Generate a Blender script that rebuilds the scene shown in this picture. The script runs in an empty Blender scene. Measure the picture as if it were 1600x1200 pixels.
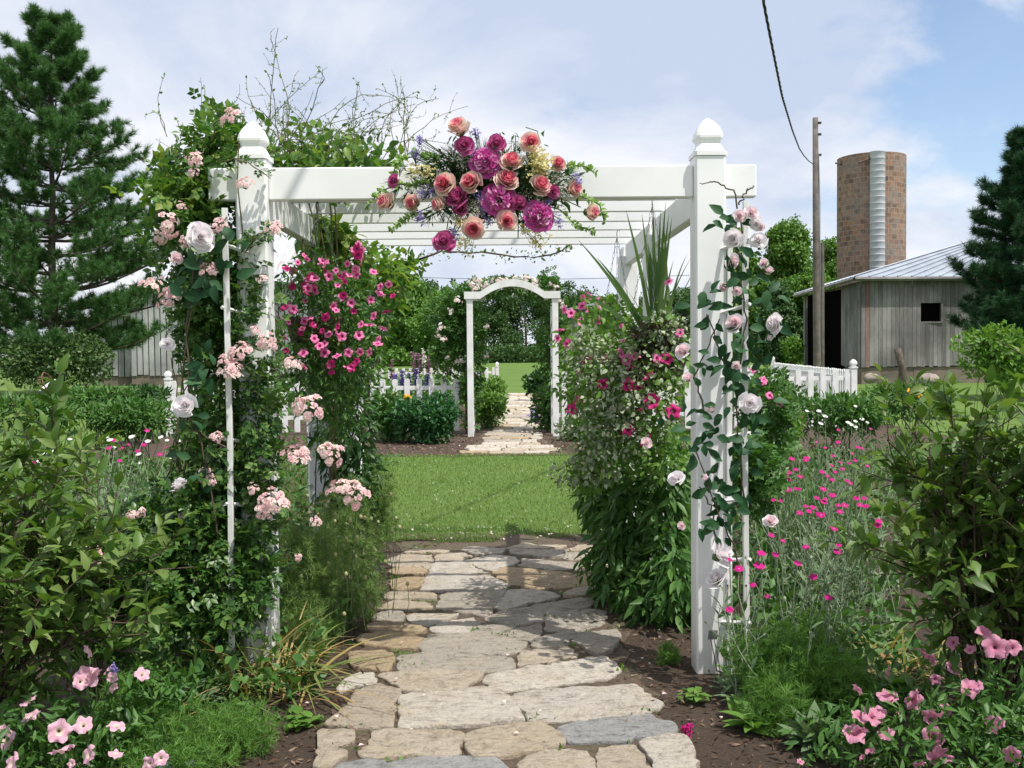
import bpy, math, random
import numpy as np
from mathutils import Vector, Matrix, Quaternion
random.seed(11); RNG = np.random.default_rng(11)
SC = bpy.context.scene; COL = SC.collection
# ------------------------------------------------------------------ camera
EYE = 1.6; FPX = 1555.0
cam = bpy.data.objects.new('camera', bpy.data.cameras.new('camera')); COL.objects.link(cam)
cam.data.lens = FPX/1600*36; cam.data.sensor_width = 36; cam.data.clip_start = .05; cam.data.clip_end = 3000
CM = Matrix.Rotation(math.radians(-.55),4,'Z') @ Matrix.Rotation(math.radians(90-1.84),4,'X') @ Matrix.Rotation(math.radians(-.5),4,'Z')
cam.matrix_world = Matrix.Translation((0,0,EYE)) @ CM
SC.camera = cam
# ------------------------------------------------------------------ sun, sky, exposure
SUN = Vector((.40,-.34,1.0)).normalized()
sun = bpy.data.objects.new('sun', bpy.data.lights.new('sun','SUN')); COL.objects.link(sun)
sun.data.energy = 4.0; sun.data.angle = math.radians(.55); sun.data.color = (1,.95,.87)
sun.rotation_euler = SUN.to_track_quat('Z','Y').to_euler()
W = bpy.data.worlds.new('World'); SC.world = W; W.use_nodes = True
def make_sky():
    nt = W.node_tree; N = nt.nodes; L = nt.links; N.clear()
    def n(t, **k):
        a = N.new(t)
        for q,v in k.items(): setattr(a,q,v)
        return a
    def mth(op,a,b=None,c=None):
        m = n('ShaderNodeMath',operation=op)
        for i,v in enumerate((a,b,c)):
            if v is None: continue
            if isinstance(v,(int,float)): m.inputs[i].default_value = v
            else: L.new(v,m.inputs[i])
        return m.outputs[0]
    sky = n('ShaderNodeTexSky'); sky.sky_type = 'NISHITA'; sky.sun_disc = False
    sky.sun_elevation = math.asin(SUN.z); sky.sun_rotation = math.atan2(SUN.x,SUN.y); sky.air_density = 1.0; sky.dust_density = .6; sky.ozone_density = 1.5
    sc = n('ShaderNodeVectorMath',operation='SCALE'); L.new(sky.outputs[0],sc.inputs[0]); sc.inputs['Scale'].default_value = .135
    tc = n('ShaderNodeTexCoord'); sp = n('ShaderNodeSeparateXYZ'); L.new(tc.outputs['Generated'],sp.inputs[0])
    z = mth('ADD',mth('MAXIMUM',sp.outputs[2],0.0),.42)
    cb = n('ShaderNodeCombineXYZ'); L.new(mth('DIVIDE',sp.outputs[0],z),cb.inputs[0]); L.new(mth('DIVIDE',sp.outputs[1],z),cb.inputs[1])
    def noise(scale,detail,rough,off,dist=0):
        mp = n('ShaderNodeMapping'); mp.inputs['Location'].default_value = off; L.new(cb.outputs[0],mp.inputs[0])
        t = n('ShaderNodeTexNoise'); t.inputs['Scale'].default_value = scale; t.inputs['Detail'].default_value = detail
        t.inputs['Roughness'].default_value = rough; t.inputs['Distortion'].default_value = dist; L.new(mp.outputs[0],t.inputs['Vector']); return t.outputs[0]
    cov = noise(2.3,10,.56,(3.1,.7,0),.35)
    # an opening in the cloud, to the right of the view
    def patch(v, p0, p1):
        dt = n('ShaderNodeVectorMath',operation='DOT_PRODUCT'); L.new(tc.outputs['Generated'],dt.inputs[0]); dt.inputs[1].default_value = Vector(v).normalized()
        r = n('ShaderNodeMapRange'); r.interpolation_type = 'SMOOTHSTEP'; L.new(dt.outputs['Value'],r.inputs[0]); r.inputs[1].default_value = p0; r.inputs[2].default_value = p1; return r.outputs[0]
    opening = patch((.46,.86,.24), .955, .999)
    far_open = patch((.16,.90,.06), .985, 1.0)
    c2 = mth('SUBTRACT',mth('ADD',cov,.19),mth('MULTIPLY',opening,.21))
    cr = n('ShaderNodeMapRange'); cr.interpolation_type = 'SMOOTHSTEP'; L.new(c2,cr.inputs[0]); cr.inputs[1].default_value = .45; cr.inputs[2].default_value = .58
    sh = n('ShaderNodeMapRange'); L.new(mth('SUBTRACT',noise(1.9,9,.58,(7.7,2.2,0),.3),mth('MULTIPLY',patch((.09,.90,.36),.972,.998),.16)),sh.inputs[0]); sh.inputs[1].default_value = .34; sh.inputs[2].default_value = .56
    cc = n('ShaderNodeMix',data_type='RGBA'); L.new(sh.outputs[0],cc.inputs[0]); cc.inputs[6].default_value = (.46,.53,.67,1); cc.inputs[7].default_value = (.74,.75,.79,1)
    mx = n('ShaderNodeMix',data_type='RGBA'); L.new(mth('ADD',mth('MULTIPLY',cr.outputs[0],.86),.1),mx.inputs[0]); L.new(sc.outputs[0],mx.inputs[6]); L.new(cc.outputs[2],mx.inputs[7])
    bg = n('ShaderNodeBackground'); L.new(mx.outputs[2],bg.inputs[0]); bg.inputs[1].default_value = 1
    o = n('ShaderNodeOutputWorld'); L.new(bg.outputs[0],o.inputs[0])
make_sky()
SC.view_settings.view_transform = 'Standard'; SC.view_settings.look = 'None'; SC.view_settings.exposure = .38; SC.view_settings.gamma = 1
SC.render.engine = 'CYCLES'; SC.cycles.max_bounces = 6; SC.cycles.transmission_bounces = 4
# ------------------------------------------------------------------ helpers
M3 = CM.to_3x3()
def P(px,py,Y):
    d = M3 @ Vector(((px-800)/FPX, -(py-600)/FPX, -1)); t = Y/d.y
    return np.array((d.x*t, Y, EYE+d.z*t))
def G(px,py,z=0):
    d = M3 @ Vector(((px-800)/FPX, -(py-600)/FPX, -1)); t = (z-EYE)/d.z
    return np.array((d.x*t, d.y*t, z))
def nrm(a):
    a = np.asarray(a,float); return a/np.maximum(np.linalg.norm(a,axis=-1,keepdims=True),1e-9)
class MB:
    def __init__(s): s.V=[]; s.F=[]; s.n=0
    def add(s,V,faces,m=0):
        V = np.asarray(V,float)
        for f in faces:
            f = np.asarray(f)
            if f.ndim==1: f = f[None]
            s.F.append((f+s.n,m))
        s.V.append(V); s.n += len(V)
    def inst(s,T,pos,R,sc,mo=0):
        tv,tf = T; pos = np.asarray(pos,float); n = len(pos)
        if n==0: return
        sc = np.asarray(sc,float)
        if sc.ndim==0: sc = np.full(n,sc)
        if sc.ndim==1: sc = np.repeat(sc[:,None],3,1)
        V = np.einsum('nij,nkj->nki',R,tv[None]*sc[:,None,:])+pos[:,None,:]
        off = (np.arange(n)*len(tv))[:,None,None]
        for f,m in tf: s.F.append(((f[None]+off).reshape(-1,f.shape[1])+s.n, m+mo))
        s.V.append(V.reshape(-1,3)); s.n += n*len(tv)
    def mesh(s,name,mats,smooth=True,off=None):
        V = np.concatenate(s.V)
        if off is not None: V = V-np.array(off)
        me = bpy.data.meshes.new(name)
        tot = [f.shape[1] for f,m in s.F for _ in range(1)]
        loops = np.concatenate([f.ravel() for f,m in s.F]).astype(np.int32)
        ls = np.concatenate([np.full(len(f),f.shape[1]) for f,m in s.F]); st = np.concatenate(([0],np.cumsum(ls)[:-1])).astype(np.int32)
        mi = np.concatenate([np.full(len(f),m) for f,m in s.F]).astype(np.int32)
        me.vertices.add(len(V)); me.vertices.foreach_set('co',V.astype(np.float32).ravel())
        me.loops.add(len(loops)); me.loops.foreach_set('vertex_index',loops)
        me.polygons.add(len(st)); me.polygons.foreach_set('loop_start',st)
        me.polygons.foreach_set('material_index',mi)
        me.polygons.foreach_set('use_smooth',np.full(len(st),smooth))
        me.update(calc_edges=True); me.validate()
        for m in (mats if isinstance(mats,(list,tuple)) else [mats]): me.materials.append(m)
        return me
    def build(s,name,mats,parent=None,smooth=True):
        off = None
        if parent is not None:
            off = np.array(parent.location)
            if parent.parent is not None and parent.type!='EMPTY': off = off+np.array(parent.parent.location)
        o = bpy.data.objects.new(name,s.mesh(name,mats,smooth,off)); COL.objects.link(o)
        if parent is not None: o.parent = parent
        return o
def tag(o,label=None,cat=None,group=None,kind=None):
    for k,v in (('label',label),('category',cat),('group',group),('kind',kind)):
        if v: o[k] = v
    return o
def thing(name,label,cat,loc,group=None):
    o = bpy.data.objects.new(name,None); COL.objects.link(o); o.location = Vector(loc); o.empty_display_size = .1
    return tag(o,label,cat,group)
def struct(mb,name,mat,smooth=False): return tag(mb.build(name,mat,None,smooth),kind='structure')
def put(me,name,parent,pos,d,s,roll=None):
    o = bpy.data.objects.new(name,me); COL.objects.link(o); o.parent = parent
    o.location = Vector(pos)-parent.location
    q = Vector(d).normalized().to_track_quat('Z','Y') @ Quaternion((0,0,1),random.uniform(0,6.28) if roll is None else roll)
    o.rotation_mode = 'QUATERNION'; o.rotation_quaternion = q; o.scale = (s,s,s) if not isinstance(s,tuple) else s
    return o
def frames(d,up):
    d = nrm(d); x = nrm(np.cross(d,up)); z = np.cross(x,d); return np.stack([x,d,z],axis=2)
def rdir(n): return nrm(RNG.normal(size=(n,3)))
def box(mb,lo,hi,m=0,bev=0):
    (x0,y0,z0),(x1,y1,z1) = lo,hi
    if bev<=0:
        V = [(x0,y0,z0),(x1,y0,z0),(x1,y1,z0),(x0,y1,z0),(x0,y0,z1),(x1,y0,z1),(x1,y1,z1),(x0,y1,z1)]
        mb.add(V,[[(0,3,2,1),(4,5,6,7),(0,1,5,4),(1,2,6,5),(2,3,7,6),(3,0,4,7)]],m); return
    b = bev; cx,cy = (x0+x1)/2,(y0+y1)/2; hx,hy = (x1-x0)/2,(y1-y0)/2
    loft(mb,[(cx,cy,z0,hx-b,hy-b),(cx,cy,z0+b,hx,hy),(cx,cy,z1-b,hx,hy),(cx,cy,z1,hx-b,hy-b)],b,m)
def loft(mb,secs,ch,m=0,cap=True):
    """chamfered rectangular sections (cx,cy,z,hx,hy)"""
    V = []
    for cx,cy,z,hx,hy in secs:
        c = min(ch,hx*.6,hy*.6)
        V += [(cx+a,cy+b,z) for a,b in ((-hx+c,-hy),(hx-c,-hy),(hx,-hy+c),(hx,hy-c),(hx-c,hy),(-hx+c,hy),(-hx,hy-c),(-hx,-hy+c))]
    F = [(8*i+j,8*i+(j+1)%8,8*i+8+(j+1)%8,8*i+8+j) for i in range(len(secs)-1) for j in range(8)]
    mb.add(V,[F],m)
    if cap:
        k = 8*(len(secs)-1); mb.F.append((np.array([[mb.n-len(V)+7-j for j in range(8)]]),m)); mb.F.append((np.array([[mb.n-len(V)+k+j for j in range(8)]]),m))
def tube(mb,pts,r,sides=5,m=0):
    pts = np.asarray(pts,float); n = len(pts)
    r = np.broadcast_to(np.asarray(r,float),(n,)) if np.ndim(r) else np.full(n,r)
    t = nrm(np.gradient(pts,axis=0)); up = np.array((0,0,1.)) if abs(t[0][2])<.9 else np.array((1.,0,0))
    x = nrm(np.cross(t,up)); y = np.cross(x,t)
    a = np.arange(sides)/sides*2*math.pi
    V = pts[:,None,:]+r[:,None,None]*(np.cos(a)[None,:,None]*x[:,None,:]+np.sin(a)[None,:,None]*y[:,None,:])
    i = np.arange(n-1)[:,None]*sides; j = np.arange(sides)[None]; jn = (j+1)%sides
    F = np.stack([i+j,i+jn,i+sides+jn,i+sides+j],axis=2).reshape(-1,4)
    mb.add(V.reshape(-1,3),[F],m)
def lathe(mb,prof,c=(0,0,0),seg=24,m=0,a0=0,a1=2*math.pi):
    full = abs(a1-a0-2*math.pi)<1e-6; k = seg if full else seg+1
    a = a0+(a1-a0)*np.arange(k)/seg
    V = [(c[0]+r*math.cos(q),c[1]+r*math.sin(q),c[2]+z) for r,z in prof for q in a]
    F = [(i*k+j,i*k+(j+1)%k,(i+1)*k+(j+1)%k,(i+1)*k+j) for i in range(len(prof)-1) for j in range(seg)]
    mb.add(V,[F],m)
def walk(p,d,L,n,bend=(0,0,0),jit=.15):
    p = np.array(p,float); d = nrm(np.array(d,float)); out = [p.copy()]; bend = np.array(bend,float)
    for i in range(n):
        d = nrm(d+bend/n+RNG.normal(size=3)*jit/math.sqrt(n)); p = p+d*L/n; out.append(p.copy())
    return np.array(out)
# templates (along +Y, normal +Z)
def T_leaf(w=.28,fold=.10,curl=.18):
    rows = ((.18,.66),(.45,1.),(.76,.56)); V = [(0,0,0)]
    for y,k in rows: V += [(-w*k,y,fold*k-curl*y*y),(0,y,-curl*y*y),(w*k,y,fold*k-curl*y*y)]
    V.append((0,1,-curl))
    t = np.array([(0,2,1),(0,3,2),(7,8,10),(8,9,10)]); q = np.array([(1,2,5,4),(2,3,6,5),(4,5,8,7),(5,6,9,8)])
    return np.array(V,float),[(t,0),(q,0)]
def T_mini(w=.3,fold=.1):
    V = [(0,0,0),(-w,.5,fold),(0,.5,0),(w,.5,fold),(0,1,-.05)]
    return np.array(V,float),[(np.array([(0,2,1),(0,3,2),(1,2,4),(2,3,4)]),0)]
def T_join(items):
    V=[]; F=[]; n=0
    for (tv,tf),Mx in items:
        v = tv@np.array(Mx.to_3x3()).T+np.array(Mx.translation); V.append(v)
        F += [(f+n,m) for f,m in tf]; n += len(v)
    return np.concatenate(V),F
def rot(ax,deg): return Matrix.Rotation(math.radians(deg),4,ax)
def T_compound(k=5,w=.33):
    it=[]; L=T_mini(w)
    for i in range(k//2):
        y=.18+.3*i
        for s in (-1,1): it.append((L,Matrix.Translation((0,y,0))@rot('Z',-s*62)@rot('X',random.uniform(-14,6))@Matrix.Scale(.42+.05*i,4)))
    it.append((L,Matrix.Translation((0,.55,0))@rot('X',-8)@Matrix.Scale(.48,4)))
    return T_join(it)
LEAF=T_leaf(); LEAFW=T_leaf(.33,.08,.12); LEAFN=T_leaf(.15,.05,.2); MINI=T_mini(); ROSEL=T_compound(5)
def T_needles(n=16,spread=.75):
    V=[];F=[]
    for i in range(n):
        d = nrm(np.array((RNG.normal()*spread,1,RNG.normal()*spread))); s = nrm(np.cross(d,RNG.normal(size=3)))*.028
        b = np.array((0,RNG.uniform(0,.3),0)); k=len(V); l=RNG.uniform(.6,1)
        V += [b-s,b+s,b+d*l]; F.append((k,k+1,k+2))
    return np.array(V),[(np.array(F),0)]
def T_tuft(n=7,size=.5,T=MINI):
    it=[]
    for i in range(n):
        q = Vector(RNG.normal(size=3)).to_track_quat('Y','Z').to_matrix().to_4x4()
        it.append((T,Matrix.Translation(Vector(RNG.normal(size=3))*.32)@q@Matrix.Scale(size*random.uniform(.7,1.2),4)))
    return T_join(it)
def blobs(ell,n,shell=.5):
    ell = np.array(ell,float); v = (ell[:,3]*ell[:,4]*ell[:,5])**.66; k = RNG.choice(len(ell),n,p=v/v.sum())
    u = rdir(n); r = 1-RNG.random(n)**1.6*shell
    r = r*(1+.10*np.sin(u[:,0]*5+k)+.10*np.sin(u[:,2]*6+2*k))
    pos = ell[k,:3]+u*r[:,None]*ell[k,3:6]
    return pos, nrm(u/ell[k,3:6])
def B(px,py,d,rx,ry,rd=None):
    c = P(px,py,d); s = d/FPX; return (*c, rx*s, rd if rd else rx*s, ry*s)
def scatter(mb,T,pos,out,size,var=.35,outw=.8,droop=0,up=(0,0,1),upj=.7,m=0):
    n=len(pos); d = out*outw+RNG.normal(size=(n,3))*.6; d[:,2]-=droop
    u = np.array(up)+RNG.normal(size=(n,3))*upj+out*.35
    mb.inst(T,pos,frames(d,u),size*(1+RNG.uniform(-var,var,n)),m)
def blades(mb,base,az,lean,droop,L,w,m=0,k=6):
    n=len(base); t=np.linspace(0,1,k)[None]
    h = L[:,None]*(np.sin(lean)[:,None]*t+droop[:,None]*t*t*.8); z = L[:,None]*(np.cos(lean)[:,None]*t-droop[:,None]*t**2.5*.85)
    z = np.maximum(z,.01-base[:,2:3])
    c,s = np.cos(az)[:,None],np.sin(az)[:,None]
    ctr = np.stack([base[:,0:1]+h*c,base[:,1:2]+h*s,base[:,2:3]+z],2)
    ww = (w[:,None]*(1-t**2.2)*(.55+.45*np.minimum(1,t*4)))[...,None]+.0004; sd = np.stack([-s,c,s*0],2)
    tw = RNG.uniform(-.8,.8,n)[:,None,None]; sd = sd+np.stack([c,s,c*0],2)*tw
    V = np.stack([ctr-sd*ww,ctr+sd*ww],2).reshape(n,-1,3)
    i = np.arange(k-1)*2; f = np.stack([i,i+1,i+3,i+2],1); F = (f[None]+(np.arange(n)*2*k)[:,None,None]).reshape(-1,4)
    mb.add(V.reshape(-1,3),[F],m)
# ------------------------------------------------------------------ materials
def nm(name):
    m = bpy.data.materials.new(name); m.use_nodes = True; nt = m.node_tree; return m,nt,nt.nodes['Principled BSDF'],nt.nodes['Material Output']
def ramp(nt,fac,cols,interp='LINEAR',ps=None):
    r = nt.nodes.new('ShaderNodeValToRGB'); r.color_ramp.interpolation = interp; e = r.color_ramp.elements
    while len(e)<len(cols): e.new(.5)
    for i,c in enumerate(cols): e[i].position = ps[i] if ps else i/max(1,len(cols)-1); e[i].color = (*c,1)
    nt.links.new(fac,r.inputs[0]); return r.outputs[0]
def noise(nt,scale,detail=5,vec=None,rough=.55):
    t = nt.nodes.new('ShaderNodeTexNoise'); t.inputs['Scale'].default_value = scale; t.inputs['Detail'].default_value = detail; t.inputs['Roughness'].default_value = rough
    if vec is not None: nt.links.new(vec,t.inputs['Vector'])
    return t.outputs[0]
def coord(nt,scale=None,which='Object'):
    c = nt.nodes.new('ShaderNodeTexCoord'); o = c.outputs[which]
    if scale:
        m = nt.nodes.new('ShaderNodeMapping'); m.inputs['Scale'].default_value = scale; nt.links.new(o,m.inputs[0]); o = m.outputs[0]
    return o
def mixc(nt,f,a,b,mode='MIX'):
    m = nt.nodes.new('ShaderNodeMix'); m.data_type='RGBA'; m.blend_type=mode
    for i,v in ((0,f),(6,a),(7,b)):
        if isinstance(v,(int,float)): m.inputs[i].default_value = v
        elif isinstance(v,tuple): m.inputs[i].default_value = (*v,1)
        else: nt.links.new(v,m.inputs[i])
    return m.outputs[2]
def bump(nt,b,h,strength=.4,dist=.01):
    n = nt.nodes.new('ShaderNodeBump'); n.inputs['Strength'].default_value = strength; n.inputs['Distance'].default_value = dist
    nt.links.new(h,n.inputs['Height']); nt.links.new(n.outputs[0],b.inputs['Normal'])
def leafmat(name,cols,tr=.3,rough=.5,spec=.4,tint=(1.15,1.25,.55)):
    m,nt,b,o = nm(name); g = nt.nodes.new('ShaderNodeNewGeometry'); c = ramp(nt,g.outputs['Random Per Island'],cols)
    nt.links.new(c,b.inputs['Base Color']); b.inputs['Roughness'].default_value = rough; b.inputs['Specular IOR Level'].default_value = spec
    t = nt.nodes.new('ShaderNodeBsdfTranslucent'); nt.links.new(mixc(nt,1.0,c,tint,'MULTIPLY'),t.inputs[0])
    x = nt.nodes.new('ShaderNodeMixShader'); x.inputs[0].default_value = tr
    nt.links.new(b.outputs[0],x.inputs[1]); nt.links.new(t.outputs[0],x.inputs[2]); nt.links.new(x.outputs[0],o.inputs[0]); return m
def plain(name,col,rough=.6,col2=None,scale=20,metal=0,bmp=0,bs=60):
    m,nt,b,o = nm(name); b.inputs['Roughness'].default_value = rough; b.inputs['Metallic'].default_value = metal
    v = coord(nt)
    nt.links.new(ramp(nt,noise(nt,scale,6,v),[col,col2 or tuple(x*.8 for x in col)],ps=[.35,.68]),b.inputs['Base Color'])
    if bmp: bump(nt,b,noise(nt,bs,5,v),bmp)
    return m
def petalmat(name,cols,tr=.35): return leafmat(name,cols,tr,.55,.25,(1.05,.95,.95))
M_ROSE=leafmat('rose_leaf',[(.025,.075,.018),(.05,.13,.03),(.085,.18,.04),(.13,.22,.05)],.3,.36)
M_ROSEY=leafmat('young_rose_leaf',[(.06,.16,.025),(.11,.23,.04),(.15,.27,.045),(.22,.28,.05)],.4,.42)
M_SHRUB=leafmat('shrub_leaf',[(.06,.13,.025),(.09,.175,.033),(.12,.21,.042),(.17,.24,.065)],.34,.45,.4)
M_DARK=leafmat('dark_leaf',[(.02,.07,.02),(.035,.10,.025),(.06,.14,.035)],.3,.4)
M_FAUX=leafmat('silk_leaf',[(.012,.055,.02),(.02,.075,.026),(.04,.11,.04)],.12,.55,.25)
M_LIME=leafmat('bright_leaf',[(.09,.20,.03),(.13,.26,.045),(.17,.30,.06)],.35,.5)
M_MID=leafmat('perennial_leaf',[(.04,.12,.025),(.07,.17,.035),(.10,.21,.045)],.3,.48)
M_LACE=leafmat('lacy_leaf',[(.08,.20,.03),(.12,.26,.045),(.17,.31,.07)],.35,.55)
M_SILV=leafmat('silver_leaf',[(.18,.24,.15),(.28,.34,.22),(.40,.44,.32)],.15,.75,.2)
M_SAGE=leafmat('sage_leaf',[(.08,.14,.07),(.13,.20,.10),(.19,.26,.15)],.15,.8,.15)
M_GRASSY=leafmat('strap_leaf',[(.07,.15,.05),(.10,.20,.06),(.15,.25,.08)],.25,.45)
M_DRY=leafmat('dry_strap_leaf',[(.10,.20,.05),(.20,.24,.06),(.42,.30,.12),(.28,.16,.06)],.25,.6)
M_LAWN=leafmat('lawn_blade',[(.085,.17,.035),(.115,.205,.04),(.15,.235,.055),(.20,.24,.08)],.35,.6)
M_PINE=leafmat('pine_needle',[(.04,.11,.034),(.07,.165,.05),(.105,.22,.066)],.25,.55,.25)
M_PINE2=leafmat('dark_pine_needle',[(.015,.055,.025),(.028,.085,.035),(.045,.115,.045)],.18,.55,.25)
M_TREE=leafmat('tree_leaf',[(.06,.15,.022),(.10,.22,.032),(.15,.28,.045)],.3,.5)
M_WOOD=leafmat('far_wood_leaf',[(.032,.085,.022),(.05,.12,.03),(.08,.16,.036)],.25,.55)
M_BOX=leafmat('boxwood_leaf',[(.02,.09,.03),(.035,.13,.04),(.06,.17,.05)],.25,.42)
M_ROUND=leafmat('round_shrub_leaf',[(.045,.10,.03),(.075,.145,.04),(.14,.20,.08)],.25,.45)
M_STEM=plain('green_stem',(.09,.15,.05),.6,(.05,.09,.03))
M_TWIG=plain('brown_twig',(.10,.07,.045),.8,(.05,.035,.025))
M_RED=plain('young_red_twig',(.14,.10,.05),.7,(.10,.13,.05))
M_BARK=plain('bark',(.13,.10,.08),.9,(.05,.04,.032),9,0,.8,14)
M_SSTEM=plain('silver_stem',(.26,.32,.21),.85,(.19,.25,.15))
M_WHITE,nt,b,o = nm('white_vinyl')
v = coord(nt); d1 = ramp(nt,noise(nt,3,8,v),[(.80,.81,.82),(.86,.865,.87)],ps=[.35,.6])
sep = nt.nodes.new('ShaderNodeSeparateXYZ'); nt.links.new(coord(nt),sep.inputs[0])
gr = nt.nodes.new('ShaderNodeMapRange'); nt.links.new(sep.outputs[2],gr.inputs[0]); gr.inputs[1].default_value=.55; gr.inputs[2].default_value=.0
ns = nt.nodes.new('ShaderNodeMath'); ns.operation='MULTIPLY'; nt.links.new(gr.outputs[0],ns.inputs[0]); nt.links.new(noise(nt,9,8,coord(nt,(1,1,.35))),ns.inputs[1])
nt.links.new(mixc(nt,ns.outputs[0],d1,(.42,.40,.33)),b.inputs['Base Color']); b.inputs['Roughness'].default_value=.42; b.inputs['Specular IOR Level'].default_value=.4
bump(nt,b,noise(nt,5,3,v),.08,.01)
M_PAINT=plain('white_paint',(.80,.81,.82),.5,(.66,.66,.63),6,0,.1,30)
def metalmat(name,c,rough=.4): return plain(name,c,rough,tuple(x*.8 for x in c),12,.8)
M_IRON=metalmat('dark_iron',(.06,.06,.06),.5); M_ZINC=metalmat('zinc',(.36,.37,.38),.45)
# petals
PK=petalmat('rambler_petal',[(.80,.50,.53),(.85,.62,.63),(.87,.72,.71)]); PKW=petalmat('faded_rambler_petal',[(.86,.66,.64),(.88,.76,.72)])
WROSE=petalmat('white_silk_petal',[(.86,.85,.88),(.90,.88,.90)]); WPINK=petalmat('pale_pink_silk_petal',[(.86,.68,.73),(.89,.80,.83)]); CREAMP=petalmat('cream_petal',[(.84,.72,.58),(.86,.77,.66),(.84,.56,.54),(.84,.66,.58)])
CORAL=petalmat('coral_petal',[(.70,.12,.22),(.78,.22,.31),(.82,.34,.40)]); MAUVE=petalmat('mauve_petal',[(.46,.07,.24),(.56,.12,.33),(.62,.20,.42)])
PEONY=petalmat('peony_petal',[(.56,.07,.36),(.68,.13,.47),(.76,.24,.57)]); PEONYL=petalmat('peony_tip',[(.76,.28,.60),(.86,.55,.76)])
YEL=petalmat('pale_yellow_petal',[(.80,.74,.34),(.85,.80,.48),(.74,.76,.40)]); LAV=petalmat('lavender_petal',[(.30,.26,.62),(.42,.36,.72),(.52,.46,.78)])
BWH=petalmat('white_petal',[(.82,.82,.76),(.88,.88,.84)]); MAG=petalmat('magenta_petal',[(.46,.006,.17),(.56,.01,.22),(.64,.02,.30)])
PETM=petalmat('magenta_petunia',[(.58,.02,.18),(.68,.04,.26)]); PETD=petalmat('petunia_throat',[(.30,.01,.10),(.36,.02,.13)]); PETP=petalmat('pink_petunia',[(.80,.18,.44),(.86,.30,.54)])
PETL=petalmat('light_pink_petunia',[(.82,.44,.57),(.86,.54,.66)]); PETLT=petalmat('petunia_pale_throat',[(.84,.78,.58),(.78,.50,.55)]); PETR=petalmat('rose_petunia',[(.74,.32,.44),(.80,.42,.54)])
ORA=petalmat('orange_petal',[(.85,.38,.02),(.90,.52,.04)]); PUR=petalmat('purple_petal',[(.16,.10,.46),(.26,.18,.58)]); BELL=leafmat('bell_calyx',[(.20,.36,.09),(.30,.46,.14),(.40,.54,.22)],.35,.5)
# ------------------------------------------------------------------ flower meshes
def petals(mb,specs,nu=4,nv=4):
    """specs: (angle,half,rbase,flare,z0,h,mat)"""
    for ang,half,rb,fl,z0,h,m in specs:
        u = np.linspace(-1,1,nu)[:,None]; v = np.linspace(0,1,nv)[None]
        th = ang+u*half*(.45+.55*np.sin(np.minimum(1,v*1.15+.12)*math.pi*.62)); wob = .05*np.sin(u*5+ang*7)*v
        rr = rb*(.35+.65*v**.6)+fl*v**2.4+wob*rb; z = z0+h*v*(1-.22*u*u)-fl*.55*v**4+wob*h*.5
        V = np.stack([rr*np.cos(th),rr*np.sin(th),z+0*th],2).reshape(-1,3)
        F = [(i*nv+j,(i+1)*nv+j,(i+1)*nv+j+1,i*nv+j+1) for i in range(nu-1) for j in range(nv-1)]
        mb.add(V,[F],m)
def rose(name,mats,N=24,open_=1.,split=.45):
    mb=MB(); sp=[]
    for i in range(N):
        t=i/(N-1); sp.append((i*2.4+random.uniform(-.25,.25),1.55-.75*t,.10+.66*t**.85,(.02+.30*t*t)*open_,.16-.58*t*t,.66+.10*t-.12*t*t*open_+random.uniform(-.06,.06),0 if t<split else (3 if t<split+.26 else 1)))
    petals(mb,sp,5,5); lathe(mb,[(.02,-.72),(.16,-.6),(.36,-.42),(.34,-.3)],seg=7,m=2); return mb.mesh(name,mats if len(mats)>3 else mats+[mats[0]])
def peony(name,mats,N=130):
    mb=MB(); sp=[]
    for i in range(9): sp.append((i*.7,.60,.66,.34+.12*random.random(),-.45,.5,0))
    petals(mb,sp,4,4); T=MB(); petals(T,[(0,.5,.0,.0,0,0,0)],2,2)
    for i in range(N):
        z=1-1.15*(i+.5)/N; q=math.sqrt(max(0,1-z*z)); a=i*2.4; d=np.array((q*math.cos(a),q*math.sin(a),z*.85)); p=d*.42; x=nrm(np.cross(d,rdir(1)[0])); y=np.cross(d,x); u=np.linspace(-1,1,4)[:,None]; v=np.linspace(0,1,3)[None]; L=random.uniform(.30,.46); w=random.uniform(.10,.19)
        V=p[None,None]+d*(v*L*(1-.2*u*u))[...,None]+x*(u*w*(.5+.7*v))[...,None]+y*(.09*v*np.sin(u*3+a)+.10*v*v*random.uniform(-1,1))[...,None]
        mb.add(V.reshape(-1,3),[[(k*3+l,(k+1)*3+l,(k+1)*3+l+1,k*3+l+1) for k in range(3) for l in range(2)]],1 if random.random()<.4 and z>-.1 else 0)
    return mb.mesh(name,mats)
def bloom_T(N=11,op=1.1):
    mb=MB(); sp=[]
    for i in range(N):
        t=i/(N-1); sp.append((i*2.4,1.1-.5*t,.15+.5*t,.05+.55*t*op,.1-.2*t,.55-.12*t,0))
    petals(mb,sp,3,3); return np.concatenate(mb.V),[(f,m) for f,m in mb.F]
BLOOM=[bloom_T(9),bloom_T(11,1.3),bloom_T(8,.8)]
def cluster(name,n,mats=(PK,PKW)):
    mb=MB()
    for i in range(n):
        a=i*2.4; r=math.sqrt(i/n)*.9; d=nrm(np.array((r*math.cos(a)*1.1,r*math.sin(a)*1.1,.8))+RNG.normal(size=3)*.15)
        p=np.array((r*math.cos(a),r*math.sin(a),.35*(1-r*r)))+RNG.normal(size=3)*.13
        x=nrm(np.cross(d,(.3,1,.2))); R=np.stack([x,np.cross(d,x),d],1)
        mb.inst(BLOOM[i%3],p[None],R[None],random.uniform(.24,.36),0 if random.random()<.55 else 1)
        tube(mb,[p-d*.05,(p*.4)+np.array((0,0,-.45)),(0,0,-.8)],.02,4,2)
    return mb.mesh(name,list(mats)+[M_STEM])
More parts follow.
